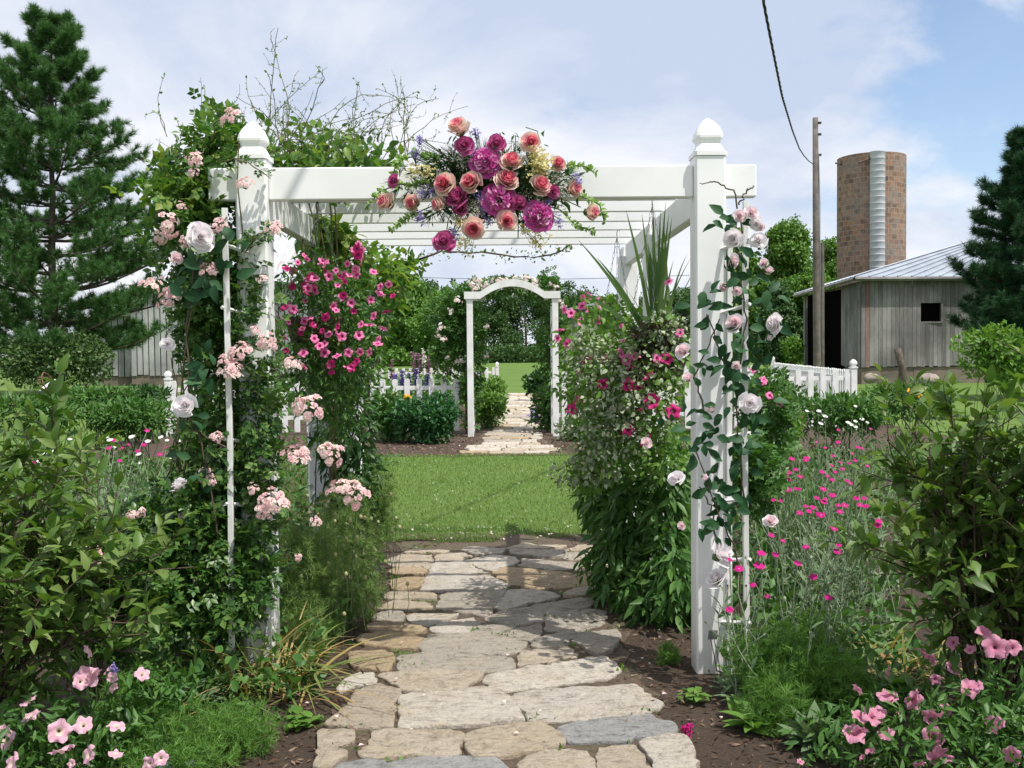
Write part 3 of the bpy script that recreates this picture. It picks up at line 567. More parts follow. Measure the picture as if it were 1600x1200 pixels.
# arching shoots across the post
for (x0,y0,x1,y1) in ((370,560,425,535),(395,720,460,700),(380,400,432,360),(390,620,450,570),(440,720,515,700),(430,830,545,770),(400,500,410,437),(350,250,420,280),(330,220,365,180),(390,650,478,632),(400,780,435,770),(410,880,412,940),(400,860,390,960)):
    a,c=P(x0,y0,4.85),P(x1,y1,4.78); k=np.linspace(0,1,8)[:,None]; p=a+(c-a)*k+np.array((0,-.05,.03))*np.sin(k*3.1)+RNG.normal(size=(8,3))*.006; pathtube(ms,p,.004,.002)
    q,d=along(p,14,.0); ml.inst(ROSEL,q,frames(d,np.array((0,-.3,1))+RNG.normal(size=q.shape)*.4),RNG.uniform(.045,.085,len(q)))
ms.build('stem',M_RED,t); ml.build('foliage',M_ROSE,t); my.build('young_foliage',M_ROSEY,t)
for (x,y,r) in ((362,182,19),(305,250,15),(303,270,11),(380,287,15),(283,322,9),(262,352,22),(252,372,13),(290,378,11),(332,362,10),(345,350,14),(428,357,17),(328,422,18),(236,446,20),(266,465,23),(410,437,11),(360,578,24),(378,548,20),(415,535,17),(455,568,17),(478,635,26),(355,563,14),(320,740,13),(330,752,10),(465,712,25),(516,706,22),(530,764,22),(555,768,24),(395,765,11),(424,786,25),(412,800,17),(286,807,9),(313,907,14),(493,815,12),(466,872,7),(340,682,11),(398,515,9)):
    p=P(x,y,4.66 if x<445 else 4.72); put(random.choice(CLUST),'flower_cluster',t,p,tocam(p,.7,.45,.3),r*4.7/FPX*.92)
t=thing('rose_bush','low rose bush of small pale pink blooms behind the left foreground shrub','rose',P(150,1000,4.35)*np.array((1,1,0)))
ms=MB(); ml=MB()
pos,out=blobs([B(150,900,4.4,90,90,.25),B(215,960,4.4,70,100,.25)],900,.7); scatter(ml,ROSEL,pos,out,.075); ml.build('foliage',M_ROSE,t)
for i in range(9):
    e=P(random.uniform(90,220),random.uniform(840,920),4.35); p=walk(np.array(t.location),e-np.array(t.location),np.linalg.norm(e-np.array(t.location)),7,(0,0,0),.1); pathtube(ms,p,.005,.002)
ms.build('stem',M_RED,t)
for (x,y,r) in ((140,866,22),(128,878,14),(152,872,14),(80,842,10),(128,808,8),(95,922,13),(205,806,9),(222,800,8)):
    p=P(x,y,4.05 if x<130 else 4.15); put(random.choice(CLUST),'flower_cluster',t,p,tocam(p,.7,.45,.3),r*4.2/FPX)
# white silk roses on left trellis
def garland(name,label,base,roses,leaves,vines,d0):
    t=thing(name,label,'garland',base); ms=MB(); ml=MB()
    for v in vines:
        p=np.array([P(x,y,d0+dz) for x,y,dz in v]); k=np.linspace(0,len(p)-1,len(p)*5); i=np.minimum(k.astype(int),len(p)-2); f=(k-i)[:,None]; p=p[i]*(1-f)+p[i+1]*f+RNG.normal(size=(len(k),3))*.004; pathtube(ms,p,.0045,.003)
    ms.build('vine',M_TWIG,t)
    pos,d,s=[],[],[]
    for x,y,L,a in leaves:
        pos.append(P(x,y,d0-.03+random.uniform(-.05,.05))); d.append((math.cos(math.radians(a)),random.uniform(-.5,.2),math.sin(math.radians(a)))); s.append(L*d0/FPX)
    n=len(pos); ml.inst(T_leaf(.30,.10,.35),np.array(pos),frames(np.array(d),np.array((0,-1,.5))+RNG.normal(size=(n,3))*.55),np.array(s)); ml.build('foliage',M_FAUX,t)
    for i,(x,y,r,k) in enumerate(roses):
        p=P(x,y,d0-.06); me={'w':ROSES_W[i%2],'p':ROSES_P[0],'b':ROSES_P[1]}[k]; put(me,'rose',t,p,tocam(p,.8,.15,.4),r*d0/FPX*.95)
    return t
lv=[(random.uniform(270,345),random.uniform(400,470),random.uniform(22,34),random.uniform(0,360)) for _ in range(14)]+[(random.uniform(275,400),random.uniform(360,440),random.uniform(20,34),random.uniform(0,360)) for _ in range(12)]+[(random.uniform(292,335),random.uniform(520,660),random.uniform(20,32),random.uniform(0,360)) for _ in range(14)]+[(random.uniform(265,330),random.uniform(670,790),random.uniform(18,28),random.uniform(0,360)) for _ in range(10)]
garland('rose_garland','garland of white silk roses woven through the pink climbing rose on the left trellis',P(352,1062,4.7)*np.array((1,1,0)),[(313,372,24,'w'),(308,358,15,'w'),(283,760,18,'w'),(290,634,22,'w'),(262,538,12,'w'),(274,404,13,'p')],lv,[[(352,950,0),(330,760,0),(300,640,-.03),(290,500,0),(310,400,-.03),(352,340,0)],[(352,700,0),(283,660,-.02),(270,560,0)]],4.66)
# right garland
RR=[(1146,372,17,'w'),(1185,377,16,'w'),(1155,338,12,'p'),(1173,333,13,'p'),(1182,350,12,'w'),(1189,355,9,'b'),(1143,408,15,'p'),(1193,412,10,'p'),(1201,424,11,'b'),(1131,448,10,'b'),(1151,455,9,'p'),(1148,506,17,'p'),(1212,507,19,'w'),(1202,530,9,'p'),(1068,549,15,'p'),(1075,591,12,'b'),(1150,572,9,'p'),(1010,692,12,'b'),(1057,748,15,'w'),(1172,630,20,'w'),(1204,815,13,'p'),(1126,867,24,'w'),(1120,905,20,'w'),(1065,822,9,'b'),(1112,640,9,'b'),(1100,745,8,'p')]
lv=[]
for (cx,cy,sx,sy,n) in ((1140,345,22,18,8),(1175,440,28,45,26),(1120,490,35,45,16),(1175,520,28,40,16),(1120,560,40,35,22),(1160,585,25,40,18),(1130,640,40,35,16),(1110,700,30,40,16),(1165,660,25,50,14),(1120,780,28,50,30),(1150,720,30,40,12),(1060,660,22,15,6),(1130,830,25,18,8)):
    for _ in range(int(n*.9)): lv.append((random.gauss(cx,sx*.66),random.gauss(cy,sy*.66),random.uniform(16,30),random.uniform(0,360)))
lv+=[(1120,352,24,190),(1130,335,26,140),(1100,455,26,250),(1112,470,24,200),(1090,640,22,200)]
garland('rose_garland','garland of pale silk roses and dark green leaves climbing the right front post',P(1150,1060,4.68)*np.array((1,1,0)),RR,lv,[[(1163,1000,0),(1150,860,0),(1120,800,-.03),(1085,700,0)],[(1163,780,0),(1150,640,0),(1165,500,0),(1150,400,0),(1150,330,0)],[(1165,640,0),(1130,560,-.02),(1105,490,-.02)],[(1100,640,0),(1085,590,-.02),(1125,500,-.02)],[(1160,370,0),(1148,300,0),(1118,285,0),(1094,287,0)],[(1155,320,0),(1166,298,0),(1178,292,0)],[(1120,850,0),(1110,790,0),(1090,760,-.02)]],4.66)
# ------------------------------------------------------------------ flower arrangement on the front beam
def Aq(u,v,d=4.74): return P(560+u/4,180+v/4,d)
ca=Aq(800,430,4.88)
t=thing('flower_arrangement','large fresh bouquet of pink roses, purple peonies and trailing greenery on the front beam','bouquet',ca)
K=4.74/FPX/4
for i,(u,v,r) in enumerate(((630,85,72),(1075,175,64),(955,300,66),(1240,310,54),(545,435,70),(708,425,70),(925,415,72),(1130,445,70),(1335,462,62),(180,550,66),(345,548,60),(510,558,54),(725,705,66),(925,665,64),(1445,605,58))):
    p=Aq(u,v,4.70 if 450<u<1200 else 4.74); out=nrm(np.array(((u-800)/700,0,-(v-450)/450))); tight=i in (0,9,10,11,14,8); put(ROSES_C[2] if tight else ROSES_C[i%2],'rose',t,p,nrm(np.array((0,-1,.25))+out*(.9 if tight else .4)+RNG.normal(size=3)*.15),r*K*1.22)
for i,(u,v,r) in enumerate(((665,195,58),(860,180,58),(620,520,70),(535,795,70),(225,410,40),(640,590,48),(1215,480,42),(1000,555,55))):
    p=Aq(u,v,4.71); put(ROSES_M[i%2],'mauve_rose',t,p,nrm(np.array(((u-800)/900,-1,.35))+RNG.normal(size=3)*.2),r*K*1.2)
for i,(u,v,r) in enumerate(((795,290,88),(880,520,98),(1135,625,88))):
    p=Aq(u,v,4.70); put(PEONIES[i%2],'peony',t,p,nrm(np.array(((u-850)/900,-1,.2))),r*K*1.12)
# small flowered sprigs
TF=T_tuft(9,.5,T_mini(.45,.2))
def spray(name,u0,v0,r,mat,n,s,stem=True,d=4.72,el=1.):
    mb=MB(); c=Aq(u0,v0,d); pos=c+RNG.normal(size=(n,3))*r*K*.5*np.array((1,.7,el)); mb.inst(TF,pos,frames(rdir(n),(0,0,1.)),RNG.uniform(.7,1.2,n)*s*K)
    if stem:
        for p in pos[::3]: tube(mb,[p,(p+ca)/2*np.array((1,1,1))+np.array((0,-.03,0)),ca],.0012,3,1)
    mb.build(name,[mat,M_STEM],t)
spray('yellow_hydrangea',1120,295,75,YEL,120,34,False,4.70)
for u,v in ((350,335),(420,350),(640,660),(655,800),(1060,705),(1125,785)): spray('yellow_freesia',u,v,55,YEL,22,30)
for u,v in ((385,160),(360,240),(730,112),(720,225),(395,485),(445,470),(385,640),(770,510),(810,665),(738,382),(1190,540),(1370,400),(600,740),(790,590),(860,310),(1245,655)): spray('lavender_sprig',u,v,34,LAV,22,22)
for u,v in ((560,215),(600,255),(680,290),(640,270),(730,540),(750,590),(700,570),(1050,510),(1030,560),(1270,500),(1240,385),(880,230),(940,215),(1060,300),(1180,370),(720,620)): spray('babys_breath',u,v,52,BWH,34,12)
def bells(pts,n=9):
    mb=MB(); p=np.array([Aq(u,v,4.74) for u,v in pts]); k=np.linspace(0,len(p)-1,24); i=np.minimum(k.astype(int),len(p)-2); f=(k-i)[:,None]; p=p[i]*(1-f)+p[i+1]*f; tube(mb,p,.003,4,1)
    q,d=along(p,n*5,.25); mb.inst(LEAFW,q,frames(d,rdir(len(q))),RNG.uniform(.018,.03,len(q))); mb.build('bells_of_ireland',[BELL,M_STEM],t)
for pts in (((420,450),(250,430),(130,480),(40,590)),((480,560),(340,620),(250,680),(190,725)),((1180,340),(1310,310),(1420,320),(1490,370)),((1290,470),(1400,510),(1510,560),(1540,680)),((1150,560),(1260,590),(1350,680),(1480,735)),((500,330),(330,260),(240,290),(215,380)),((560,330),(460,250),(400,260)),((500,440),(400,420),(300,440))): bells(pts,11)
mb=MB(); n=520; pos,out=blobs([(*Aq(800,430,4.80),.42*.62,.05,.13),(*Aq(640,360,4.80),.16,.05,.10),(*Aq(1150,450,4.8),.20,.05,.10)],n,.9); scatter(mb,LEAFN,pos,out,.07); scatter(mb,T_needles(14,.35),*blobs([(*Aq(800,430,4.80),.40,.06,.17)],260,.7),.09); mb.build('greenery',M_DARK,t)
for pts in (((700,350),(560,270),(420,165)),((700,330),(520,260),(390,215)),((760,300),(740,180),(732,120)),((900,250),(895,170),(885,110)),((960,260),(985,190),(980,130)),((1080,240),(1130,180),(1120,100),(1045,75)),((600,560),(560,660),(550,740)),((640,560),(600,700),(590,760)),((980,580),(1010,680)),((1180,480),(1290,530),(1390,575)),((520,590),(430,640),(390,650)),((830,600),(835,640)),((1000,600),(998,770))): mb=MB(); tube(mb,np.array([Aq(u,v,4.76) for u,v in pts]),.0025,4); mb.build('stem',M_STEM,t)
mb=MB()
for (u,v) in ((440,640),(560,650),(480,600),(1120,130),(890,150),(985,160),(520,230),(1300,380),(600,180),(400,390)):
    q=Aq(u,v,4.75); mb.inst(LEAFN,np.repeat(q[None],9,0)+RNG.normal(size=(9,3))*.02,frames(rdir(9),(0,0,1.)),RNG.uniform(.02,.05,9))
mb.build('loose_leaves',M_DARK,t)
# ------------------------------------------------------------------ vine on pergola top
t=thing('climbing_vine','leafy vine sprawling over the pergola top at left, with bare twigs against the sky','vine',(XL-.02,5.6,0))
ms=MB(); ml=MB()
pos,out=blobs([B(480,262,5.6,75,30,.35),B(560,255,5.8,65,22,.4),B(425,250,5.5,40,30,.3),B(600,275,6.2,50,18,.4),B(500,240,6.2,60,25,.4)],1250,.9); pos+=RNG.normal(size=pos.shape)*.05; scatter(ml,LEAF,pos[:700],out[:700],.062,.4,.6,.1); mk=MB(); scatter(mk,LEAF,pos[700:],out[700:],.058,.4,.6,.1); mk.build('foliage',M_ROSE,t)
for i in range(52):
    x=random.uniform(395,640); a=P(x,random.uniform(235,260),5.6+random.uniform(-.2,.6)); w=walk(a,(random.uniform(-.5,.6),random.uniform(-.2,.3),1),random.uniform(.2,.78)*(1 if x<540 else .75),9,(random.uniform(-.5,1.1),0,-random.uniform(.0,1.1)),.55); pathtube(ms,w,.0032,.0015,3)
    q,d=along(w,9,.25); ml.inst(MINI,q,frames(d,rdir(len(q))),RNG.uniform(.010,.024,len(q)))
    for _ in range(4):
        j=random.randint(3,8); v=walk(w[j],rdir(1)[0]+np.array((0,0,.4)),random.uniform(.05,.16),4,(0,0,0),.5); pathtube(ms,v,.0015,.0008,3); q,d=along(v,5,.3); ml.inst(MINI,q,frames(d,rdir(len(q))),RNG.uniform(.008,.016,len(q)))
for i in range(14):
    a=P(random.uniform(250,370),random.uniform(200,300),5.2); w=walk(a,(random.uniform(-.9,.4),0,1),random.uniform(.2,.42),8,(random.uniform(-.5,.5),0,-.2),.5); pathtube(ms,w,.0026,.001,3); q,d=along(w,8,.3); ml.inst(MINI,q,frames(d,rdir(len(q))),RNG.uniform(.01,.024,len(q)))
for i in range(5):
    s=np.array((XL-.02+.1*random.random(),6.55,0)); e=P(random.uniform(440,520),270,6.0); k=np.linspace(0,1,12)[:,None]; pathtube(ms,s+(e-s)*k+np.array((.1,-.1,0))*np.sin(k*3.1)+RNG.normal(size=(12,3))*.015,.008,.005)
pos,out=blobs([B(530,400,6.6,60,45,.25),B(500,360,6.5,40,25,.25),B(590,440,7.4,50,40,.3)],900,.8); scatter(ml,LEAF,pos,out,.085,.4,.5,.5)
ms.build('stem',M_RED,t); ml.build('foliage',M_ROSEY,t)
t=thing('climbing_vine','thorny bare vine arching under the rearmost pergola slat','vine',(P(600,700,8.05)[0],8.05,0))
ms=MB(); ml=MB(); p=np.array([P(x,y,8.1) for x,y in ((585,900),(580,700),(575,520),(600,430),(640,408),(690,392),(760,396),(835,404),(875,392),(893,382))]); k=np.linspace(0,9,46); i=np.minimum(k.astype(int),8); f=(k-i)[:,None]; p=p[i]*(1-f)+p[i+1]*f+RNG.normal(size=(46,3))*.006; pathtube(ms,p,.011,.006)
for j in range(20,46): q,d=along(p[j-1:j+1],7,0); ml.inst(MINI,q+RNG.normal(size=q.shape)*.03,frames(d,rdir(7)),RNG.uniform(.02,.045,7))
pos,out=blobs([B(600,440,8.1,42,60,.3),B(575,500,8.1,30,80,.3),B(640,420,8.1,24,22,.2)],700,.8); scatter(ml,LEAF,pos,out,.075)
ms.build('stem',M_TWIG,t); ml.build('foliage',M_ROSEY,t)
# dark leafy climbers on the rear posts
def climber(label,base,ell,n,size,mat,T=LEAFN,name='climbing_plant',cat='climber',extra=None):
    t=thing(name,label,cat,base); ml=MB(); ms=MB(); pos,out=blobs(ell,n,.7); scatter(ml,T,pos,out,size,.35,.6,.75)
    for i in range(16): s=np.array(base)+RNG.normal(size=3)*np.array((.08,.08,0)); e=pos[random.randrange(n)]; k=np.linspace(0,1,9)[:,None]; pathtube(ms,s+(e-s)*k+RNG.normal(size=(9,3))*.02,.006,.002)
    ms.build('stem',M_TWIG,t); ml.build('foliage',mat,t); return t
climber('dark leafy climber on the middle left pergola post, under the magenta hanging basket',(XL+.02,6.55,0),[B(540,680,6.5,48,130,.25),B(520,560,6.5,60,80,.25),B(560,770,6.6,35,90,.25),B(545,500,6.6,55,70,.25),B(505,870,6.6,45,110,.3)],2900,.085,M_DARK)
climber('dense dark green plant around the middle right pergola post',(XR-.02,6.45,0),[B(985,800,6.3,58,100,.3),B(960,880,6.2,48,70,.3),B(1040,760,6.0,45,110,.3),B(1050,900,5.8,45,90,.3),B(1000,930,5.9,40,55,.25),B(945,750,6.6,40,80,.3)],3600,.10,M_MID)
# ------------------------------------------------------------------ hanging baskets
def basket(label,c,rad,hook,ell,nl,size,T,mats,flowers,pot=M_TWIG):
    t=thing('hanging_basket',label,'hanging basket',c); c=np.array(c)
    mb=MB(); lathe(mb,[(.02,-.20),(.12,-.18),(.18,-.08),(.20,0),(.205,.01),(.19,.01),(.17,-.03),(0,-.04)],tuple(c),18); mb.build('pot',pot,t)
    for k in range(3):
        a=k*2.1+.4; s=c+np.array((.2*math.cos(a),.2*math.sin(a),0)); mb=MB(); n=26; pts=s+(np.array(hook)-s)*np.linspace(0,1,n)[:,None]
        for i in range(n-1):
            d=nrm(pts[i+1]-pts[i]); x=nrm(np.cross(d,(.3,.8,.1))) if i%2 else nrm(np.cross(np.cross(d,(.3,.8,.1)),d)); m_=(pts[i]+pts[i+1])/2; L=np.linalg.norm(pts[i+1]-pts[i])*.62; aa=np.linspace(0,6.283,9); tube(mb,m_+np.cos(aa)[:,None]*d*L+np.sin(aa)[:,None]*x*.006,.0016,3)
        mb.build('chain',M_ZINC,t)
    mb=MB(); h=np.array(hook); tube(mb,[h,h+(0,0,.03),h+(.012,0,.05),h+(.02,0,.035)],.003,5); mb.build('hook',M_IRON,t)
    for i,(el,n,mat,sz) in enumerate(mats): 
        ml=MB(); pos,out=blobs(el,n,.75); scatter(ml,T,pos,out,sz,.4,.6,.3); ml.build('foliage' if i==0 else 'silver_foliage',mat,t)
    for x,y,dd,r,me in flowers:
        p=P(x,y,dd); put(me,'petunia',t,p,tocam(p,.7,.3,.5),r*dd/FPX)
    return t
fl=[]
for i in range(95):
    while True:
        x,y=random.gauss(522,62),random.gauss(478,72)
        if ((x-520)/98)**2+((y-480)/108)**2<1 and x>432: break
    near=random.random(); fl.append((x,y,5.52-.12*near-.1*(1-abs(x-520)/95),random.uniform(5,8.5),random.choice(PETP_+PETM_[:1] if x>480 else PETM_+PETP_)))
hk=P(453,322,5.3); c=P(500,500,5.75)
el=[B(515,500,5.7,85,85,.25),B(490,440,5.6,60,45,.22),B(540,560,5.7,60,75,.22),B(480,570,5.6,45,75,.2),B(530,640,5.8,45,60,.2)]
basket('hanging basket overflowing with hot pink petunias behind the left front post',c,.2,(c[0],c[1],2.45),el,0,.05,LEAFN,[(el,4200,M_MID,.042),(el,1200,M_LIME,.036)],fl)
fl=[(1019,628,5.5,13,PETM_[0]),(1012,588,5.5,10,PETM_[1]),(1042,560,5.5,10,PETM_[0]),(1052,643,5.45,12,PETM_[1]),(943,600,5.6,9,PETM_[0]),(981,601,5.5,10,PETM_[1]),(998,607,5.5,9,PETM_[0]),(971,553,5.6,10,PETP_[0]),(980,562,5.6,10,PETP_[1]),(993,556,5.6,9,PETP_[0]),(906,625,5.8,10,PETM_[0]),(893,640,5.8,9,PETM_[1]),(981,671,5.5,10,PETM_[0]),(1008,688,5.5,12,PETM_[1]),(1027,560,5.5,9,PETP_[0]),(916,563,5.8,8,PETM_[1]),(945,560,5.7,7,PETP_[1]),(1018,622,5.5,9,PETM_[0]),(985,575,5.55,7,PETM_[1]),(1045,440,5.5,8,PETP_[0]),(990,524,5.7,6,PETP_[1]),(1062,520,5.5,7,PETP_[1]),(1000,640,5.5,6,PETM_[0]),(955,640,5.6,6,PETM_[0])]
c=P(1020,560,5.85); el=[B(990,620,5.75,85,85,.28),B(1020,540,5.75,65,60,.25),B(940,590,5.9,55,75,.25),B(960,690,5.8,70,60,.25),B(1030,690,5.6,45,70,.22),B(930,500,6.1,35,40,.2),B(915,740,5.9,30,35,.15)]
el2=[B(990,610,5.6,85,95,.22),B(940,680,5.7,65,70,.2),B(1040,520,5.65,45,35,.2),B(925,560,5.8,45,50,.2),B(900,740,5.8,45,22,.12)]
bk=basket('hanging basket with tall spiky leaves, silver foliage and magenta petunias behind the right front post',c,.2,(c[0]-.0,c[1],2.45),el,0,.05,LEAFW,[(el,3300,M_LIME,.040),(el2,2900,M_SILV,.030)],fl)
mb=MB(); n=26; az=RNG.uniform(0,6.28,n); ln=np.abs(RNG.normal(.08,.14,n)); base=np.repeat((c+np.array((.03,0,.02)))[None],n,0)+RNG.normal(size=(n,3))*.02
blades(mb,base,az,ln,RNG.uniform(0,.25,n),RNG.uniform(.45,.80,n),RNG.uniform(.009,.015,n),k=8)
for (x,y) in ((903,375),(932,402),(890,448),(1003,335),(978,328),(1020,318),(1040,316),(1045,335),(1032,330),(1050,340),(1012,400)):
    e=P(x,y,5.7); s=c+np.array((.02,0,.03)); k=np.linspace(0,1,9)[:,None]; p=s+(e-s)*k+np.array((0,0,.05))*np.sin(k*3.1); w=(.011*(1-k**3)+.001)*np.array((.5,0,.6))*1.1; side=nrm(np.cross(e-s,(0,1,0)))*(.012*(1-k**2.5)+.0006)
    V=np.stack([p-side,p+side],1).reshape(-1,3); i=np.arange(8)*2; mb.add(V,[np.stack([i,i+1,i+3,i+2],1)])
mb.build('spike_leaves',M_GRASSY,bk)
mb=MB(); pos,out=blobs([B(1028,530,5.7,35,25,.15)],420,.9); scatter(mb,LEAFN,pos,out,.07,.3,.9,0); mb.build('dark_foliage',leafmat('burgundy_leaf',[(.05,.03,.025),(.08,.06,.03),(.06,.09,.03)],.2,.5),bk)
c=P(965,580,7.3); el=[B(935,545,7.3,60,55,.28),B(905,600,7.3,35,60,.25),B(960,500,7.3,40,35,.22)]
basket('hanging basket of pale mauve flowers on a long chain farther back under the pergola',c,.2,(c[0],c[1],2.44),el,0,.05,LEAF,[(el,1500,M_LIME,.050)],[(random.gauss(925,26),random.gauss(520,30),7.0,random.uniform(6,9),random.choice(PETP_+PETL_[:1])) for _ in range(20)])
# ------------------------------------------------------------------ small sign and stake, near right post
q=P(1113,992,4.72); t=thing('plant_marker','small grey metal plant marker on two wires before the right post','plant marker',(q[0]+.03,4.66,0))
mb=MB(); loft(mb,[(q[0],q[1],q[2]-.022,.022,.002),(q[0]+.004,q[1],q[2]+.022,.022,.002)],.001); o=mb.build('tag',M_ZINC,t,False)
for k in (-.008,.008): mb=MB(); tube(mb,[q+np.array((k,0,-.02)),(q[0]+.015+k,4.69,.12),(q[0]+.03+k,4.66,-.02)],.0022,5); mb.build('wire_leg',M_IRON,t)
# ------------------------------------------------------------------ foreground flowers
def petunia_bed(label,base,ell,nleaf,flowers,meshes,mat=M_MID,size=.045):
    t=thing('petunia_plant',label,'petunias',base); ml=MB(); ms=MB(); pos,out=blobs(ell,nleaf,.8); pos[:,2]=pos[:,2]*.82; pos[:,1]+=.05; pos=pos[pos[:,2]>.01]; out=nrm(RNG.normal(size=pos.shape)+np.array((0,-.2,.7))); scatter(ml,LEAFN,pos,out,size*1.25,.35,.6,0); 
    for x,y,r,d in flowers:
        p=P(x,y,d); s=np.array((p[0]+random.uniform(-.1,.1),d+.12,.03)); k=np.linspace(0,1,6)[:,None]; w=s+(p-s)*k+RNG.normal(size=(6,3))*.008; pathtube(ms,w,.003,.002); q,dd=along(w,8,.2); ml.inst(LEAFN,q,frames(dd,rdir(8)),RNG.uniform(.025,.05,8))
        put(random.choice(meshes),'petunia',t,p+nrm(np.array((0,0,EYE))-p)*.05,tocam(p,.55,.45,.5),r*d/FPX*random.uniform(.9,1.15))
    ms.build('stem',M_STEM,t); ml.build('foliage',mat,t)
Z1=lambda u,v,r,d:(u/2.963,795+v/2.963,r/2.963,d)
fl=[Z1(*a) for a in ((275,1030,52,3.45),(285,1115,56,3.4),(410,1140,46,3.4),(385,1000,46,3.5),(540,1005,42,3.5),(535,1135,30,3.45),(400,780,55,3.6),(435,765,34,3.6),(375,800,34,3.58),(660,765,34,3.7),(408,660,32,3.6),(10,1060,52,3.45),(50,1185,48,3.35),(130,890,34,3.55),(140,960,40,3.5),(690,1180,36,3.4),(745,1155,36,3.4),(525,830,26,3.65),(520,780,24,3.65),(500,745,30,3.7),(330,1180,24,3.4))]
petunia_bed('clump of light pink petunias in the bottom left corner',P(80,1150,3.5)*np.array((1,1,0)),[(-1.62,3.55,.20,.34,.22,.22),(-1.35,3.6,.16,.22,.2,.16),(-1.7,3.45,.3,.2,.16,.16),(-1.35,3.75,.38,.16,.15,.12)],1700,fl,PETL_,M_MID)
Z3=lambda u,v,r,d:(1060+u/2.963,795+v/2.963,r/2.963,d)
fl=[Z3(*a) for a in ((830,835,30,3.85),(960,865,42,3.75),(985,870,32,3.75),(1090,890,46,3.75),(1105,870,34,3.75),(840,960,42,3.7),(900,960,46,3.68),(930,940,34,3.7),(815,1040,46,3.65),(840,1030,34,3.65),(960,1040,38,3.65),(1155,680,42,3.9),(1180,700,30,3.9),(1270,620,28,3.95),(1270,740,38,3.85),(1415,570,42,3.75),(1465,640,52,3.65),(1500,650,40,3.65),(1545,640,36,3.65),(970,760,26,3.95),(1240,930,28,3.7),(1180,950,42,3.65),(1170,975,30,3.65),(1180,1060,46,3.6),(1200,1140,46,3.5),(1240,1150,36,3.5),(1545,1140,42,3.4),(1450,1000,38,3.5),(1490,990,30,3.5),(1350,830,42,3.65),(1380,820,32,3.65),(890,1120,28,3.6),(850,1150,16,3.6),(565,1170,18,3.65),(1030,950,20,3.75),(1190,790,24,3.85),(1115,1180,30,3.45),(1350,650,24,3.8))]
petunia_bed('spreading clump of dusty pink petunias in the bottom right corner',P(1450,1150,3.6)*np.array((1,1,0)),[(1.65,3.6,.20,.35,.28,.22),(1.35,3.7,.14,.26,.2,.15),(1.95,3.6,.28,.3,.25,.24),(1.8,3.4,.2,.4,.2,.22)],2600,fl,PETR_,M_MID,.042)
def lacy(label,base,ell,n,size,name='love_in_a_mist',mat=M_LACE,cat='plant'):
    t=thing(name,label,cat,base); ml=MB(); pos,out=blobs(ell,n,.9); out=out*.5+np.array((0,0,.7)); scatter(ml,T_needles(16,1.0),pos,nrm(out+RNG.normal(size=out.shape)*.3),size*.8,.4,1.,0); 
    ms=MB()
    for i in range(14): e=pos[random.randrange(n)]; s=np.array((e[0]+random.uniform(-.05,.05),e[1],.0)); pathtube(ms,np.linspace(0,1,6)[:,None]*(e-s)+s+RNG.normal(size=(6,3))*.006,.003,.0015)
    ms.build('stem',M_STEM,t); ml.build('foliage',mat,t); return t
lt=lacy('mound of fine feathery green foliage with lilac pincushion flowers, between left petunias and path',P(270,1150,3.75)*np.array((1,1,0)),[(-1.28,3.75,.13,.26,.2,.15),(-1.08,3.95,.08,.2,.2,.10),(-1.45,3.85,.2,.15,.15,.16),(-1.2,3.55,.1,.2,.15,.12)],1900,.06)
for (u,v,r,d) in ((935,1105,22,3.7),(760,1190,28,3.5),(862,1185,22,3.55),(525,738,22,3.65)):
    p=P(u/2.963,795+v/2.963,d); mb=MB(); n=40; mb.inst(TF,p+RNG.normal(size=(n,3))*r/2.963*d/FPX*.45,frames(rdir(n),(0,0,1.)),np.full(n,.010)); tube(mb,[p,p+(.01,.03,-.1),p+(.0,.05,-.25)],.002,4,1); mb.build('pincushion_flower',[LAV,M_STEM],lt)
lacy('bright feathery green foliage mound at the foot of the right trellis',P(1220,1060,4.4)*np.array((1,1,0)),[(1.22,4.45,.17,.20,.2,.18),(1.42,4.3,.13,.2,.2,.15),(1.15,4.15,.1,.15,.2,.12),(1.45,4.6,.22,.15,.15,.16)],2300,.065)
lacy('single small tuft of feathery foliage in the mulch left of the right post',P(1043,1040,5.0)*np.array((1,1,0)),[(*P(1045,1025,5.0),.05,.05,.06)],160,.05)
t=lacy('tall wispy seed-pod plants along the left edge of the near path',P(520,950,5.6)*np.array((1,1,0)),[B(490,900,5.4,50,110,.25),B(540,850,5.9,50,90,.25),B(590,800,6.7,30,70,.3),B(470,990,5.2,40,60,.2),B(555,930,5.8,40,50,.2)],2600,.07,'love_in_a_mist',leafmat('wispy_leaf',[(.10,.19,.04),(.15,.25,.06),(.22,.30,.11)],.3,.6))
mb=MB(); ms=MB()
for i in range(85):
    p=P(random.gauss(530,42),random.uniform(770,960),random.uniform(5.2,6.5)); lathe(mb,[(0,-.012),(.008,-.008),(.011,0),(.008,.009),(.002,.014)],tuple(p),7); tube(ms,[p,p+(random.uniform(-.02,.02),.01,-.12),(p[0]+random.uniform(-.06,.06),p[1]+.02,max(.0,p[2]-.5))],.0018,3)
mb.build('seed_pods',plain('seed_pod',(.36,.40,.18),.7,(.30,.24,.13)),t); ms.build('seed_stems',M_STEM,t)
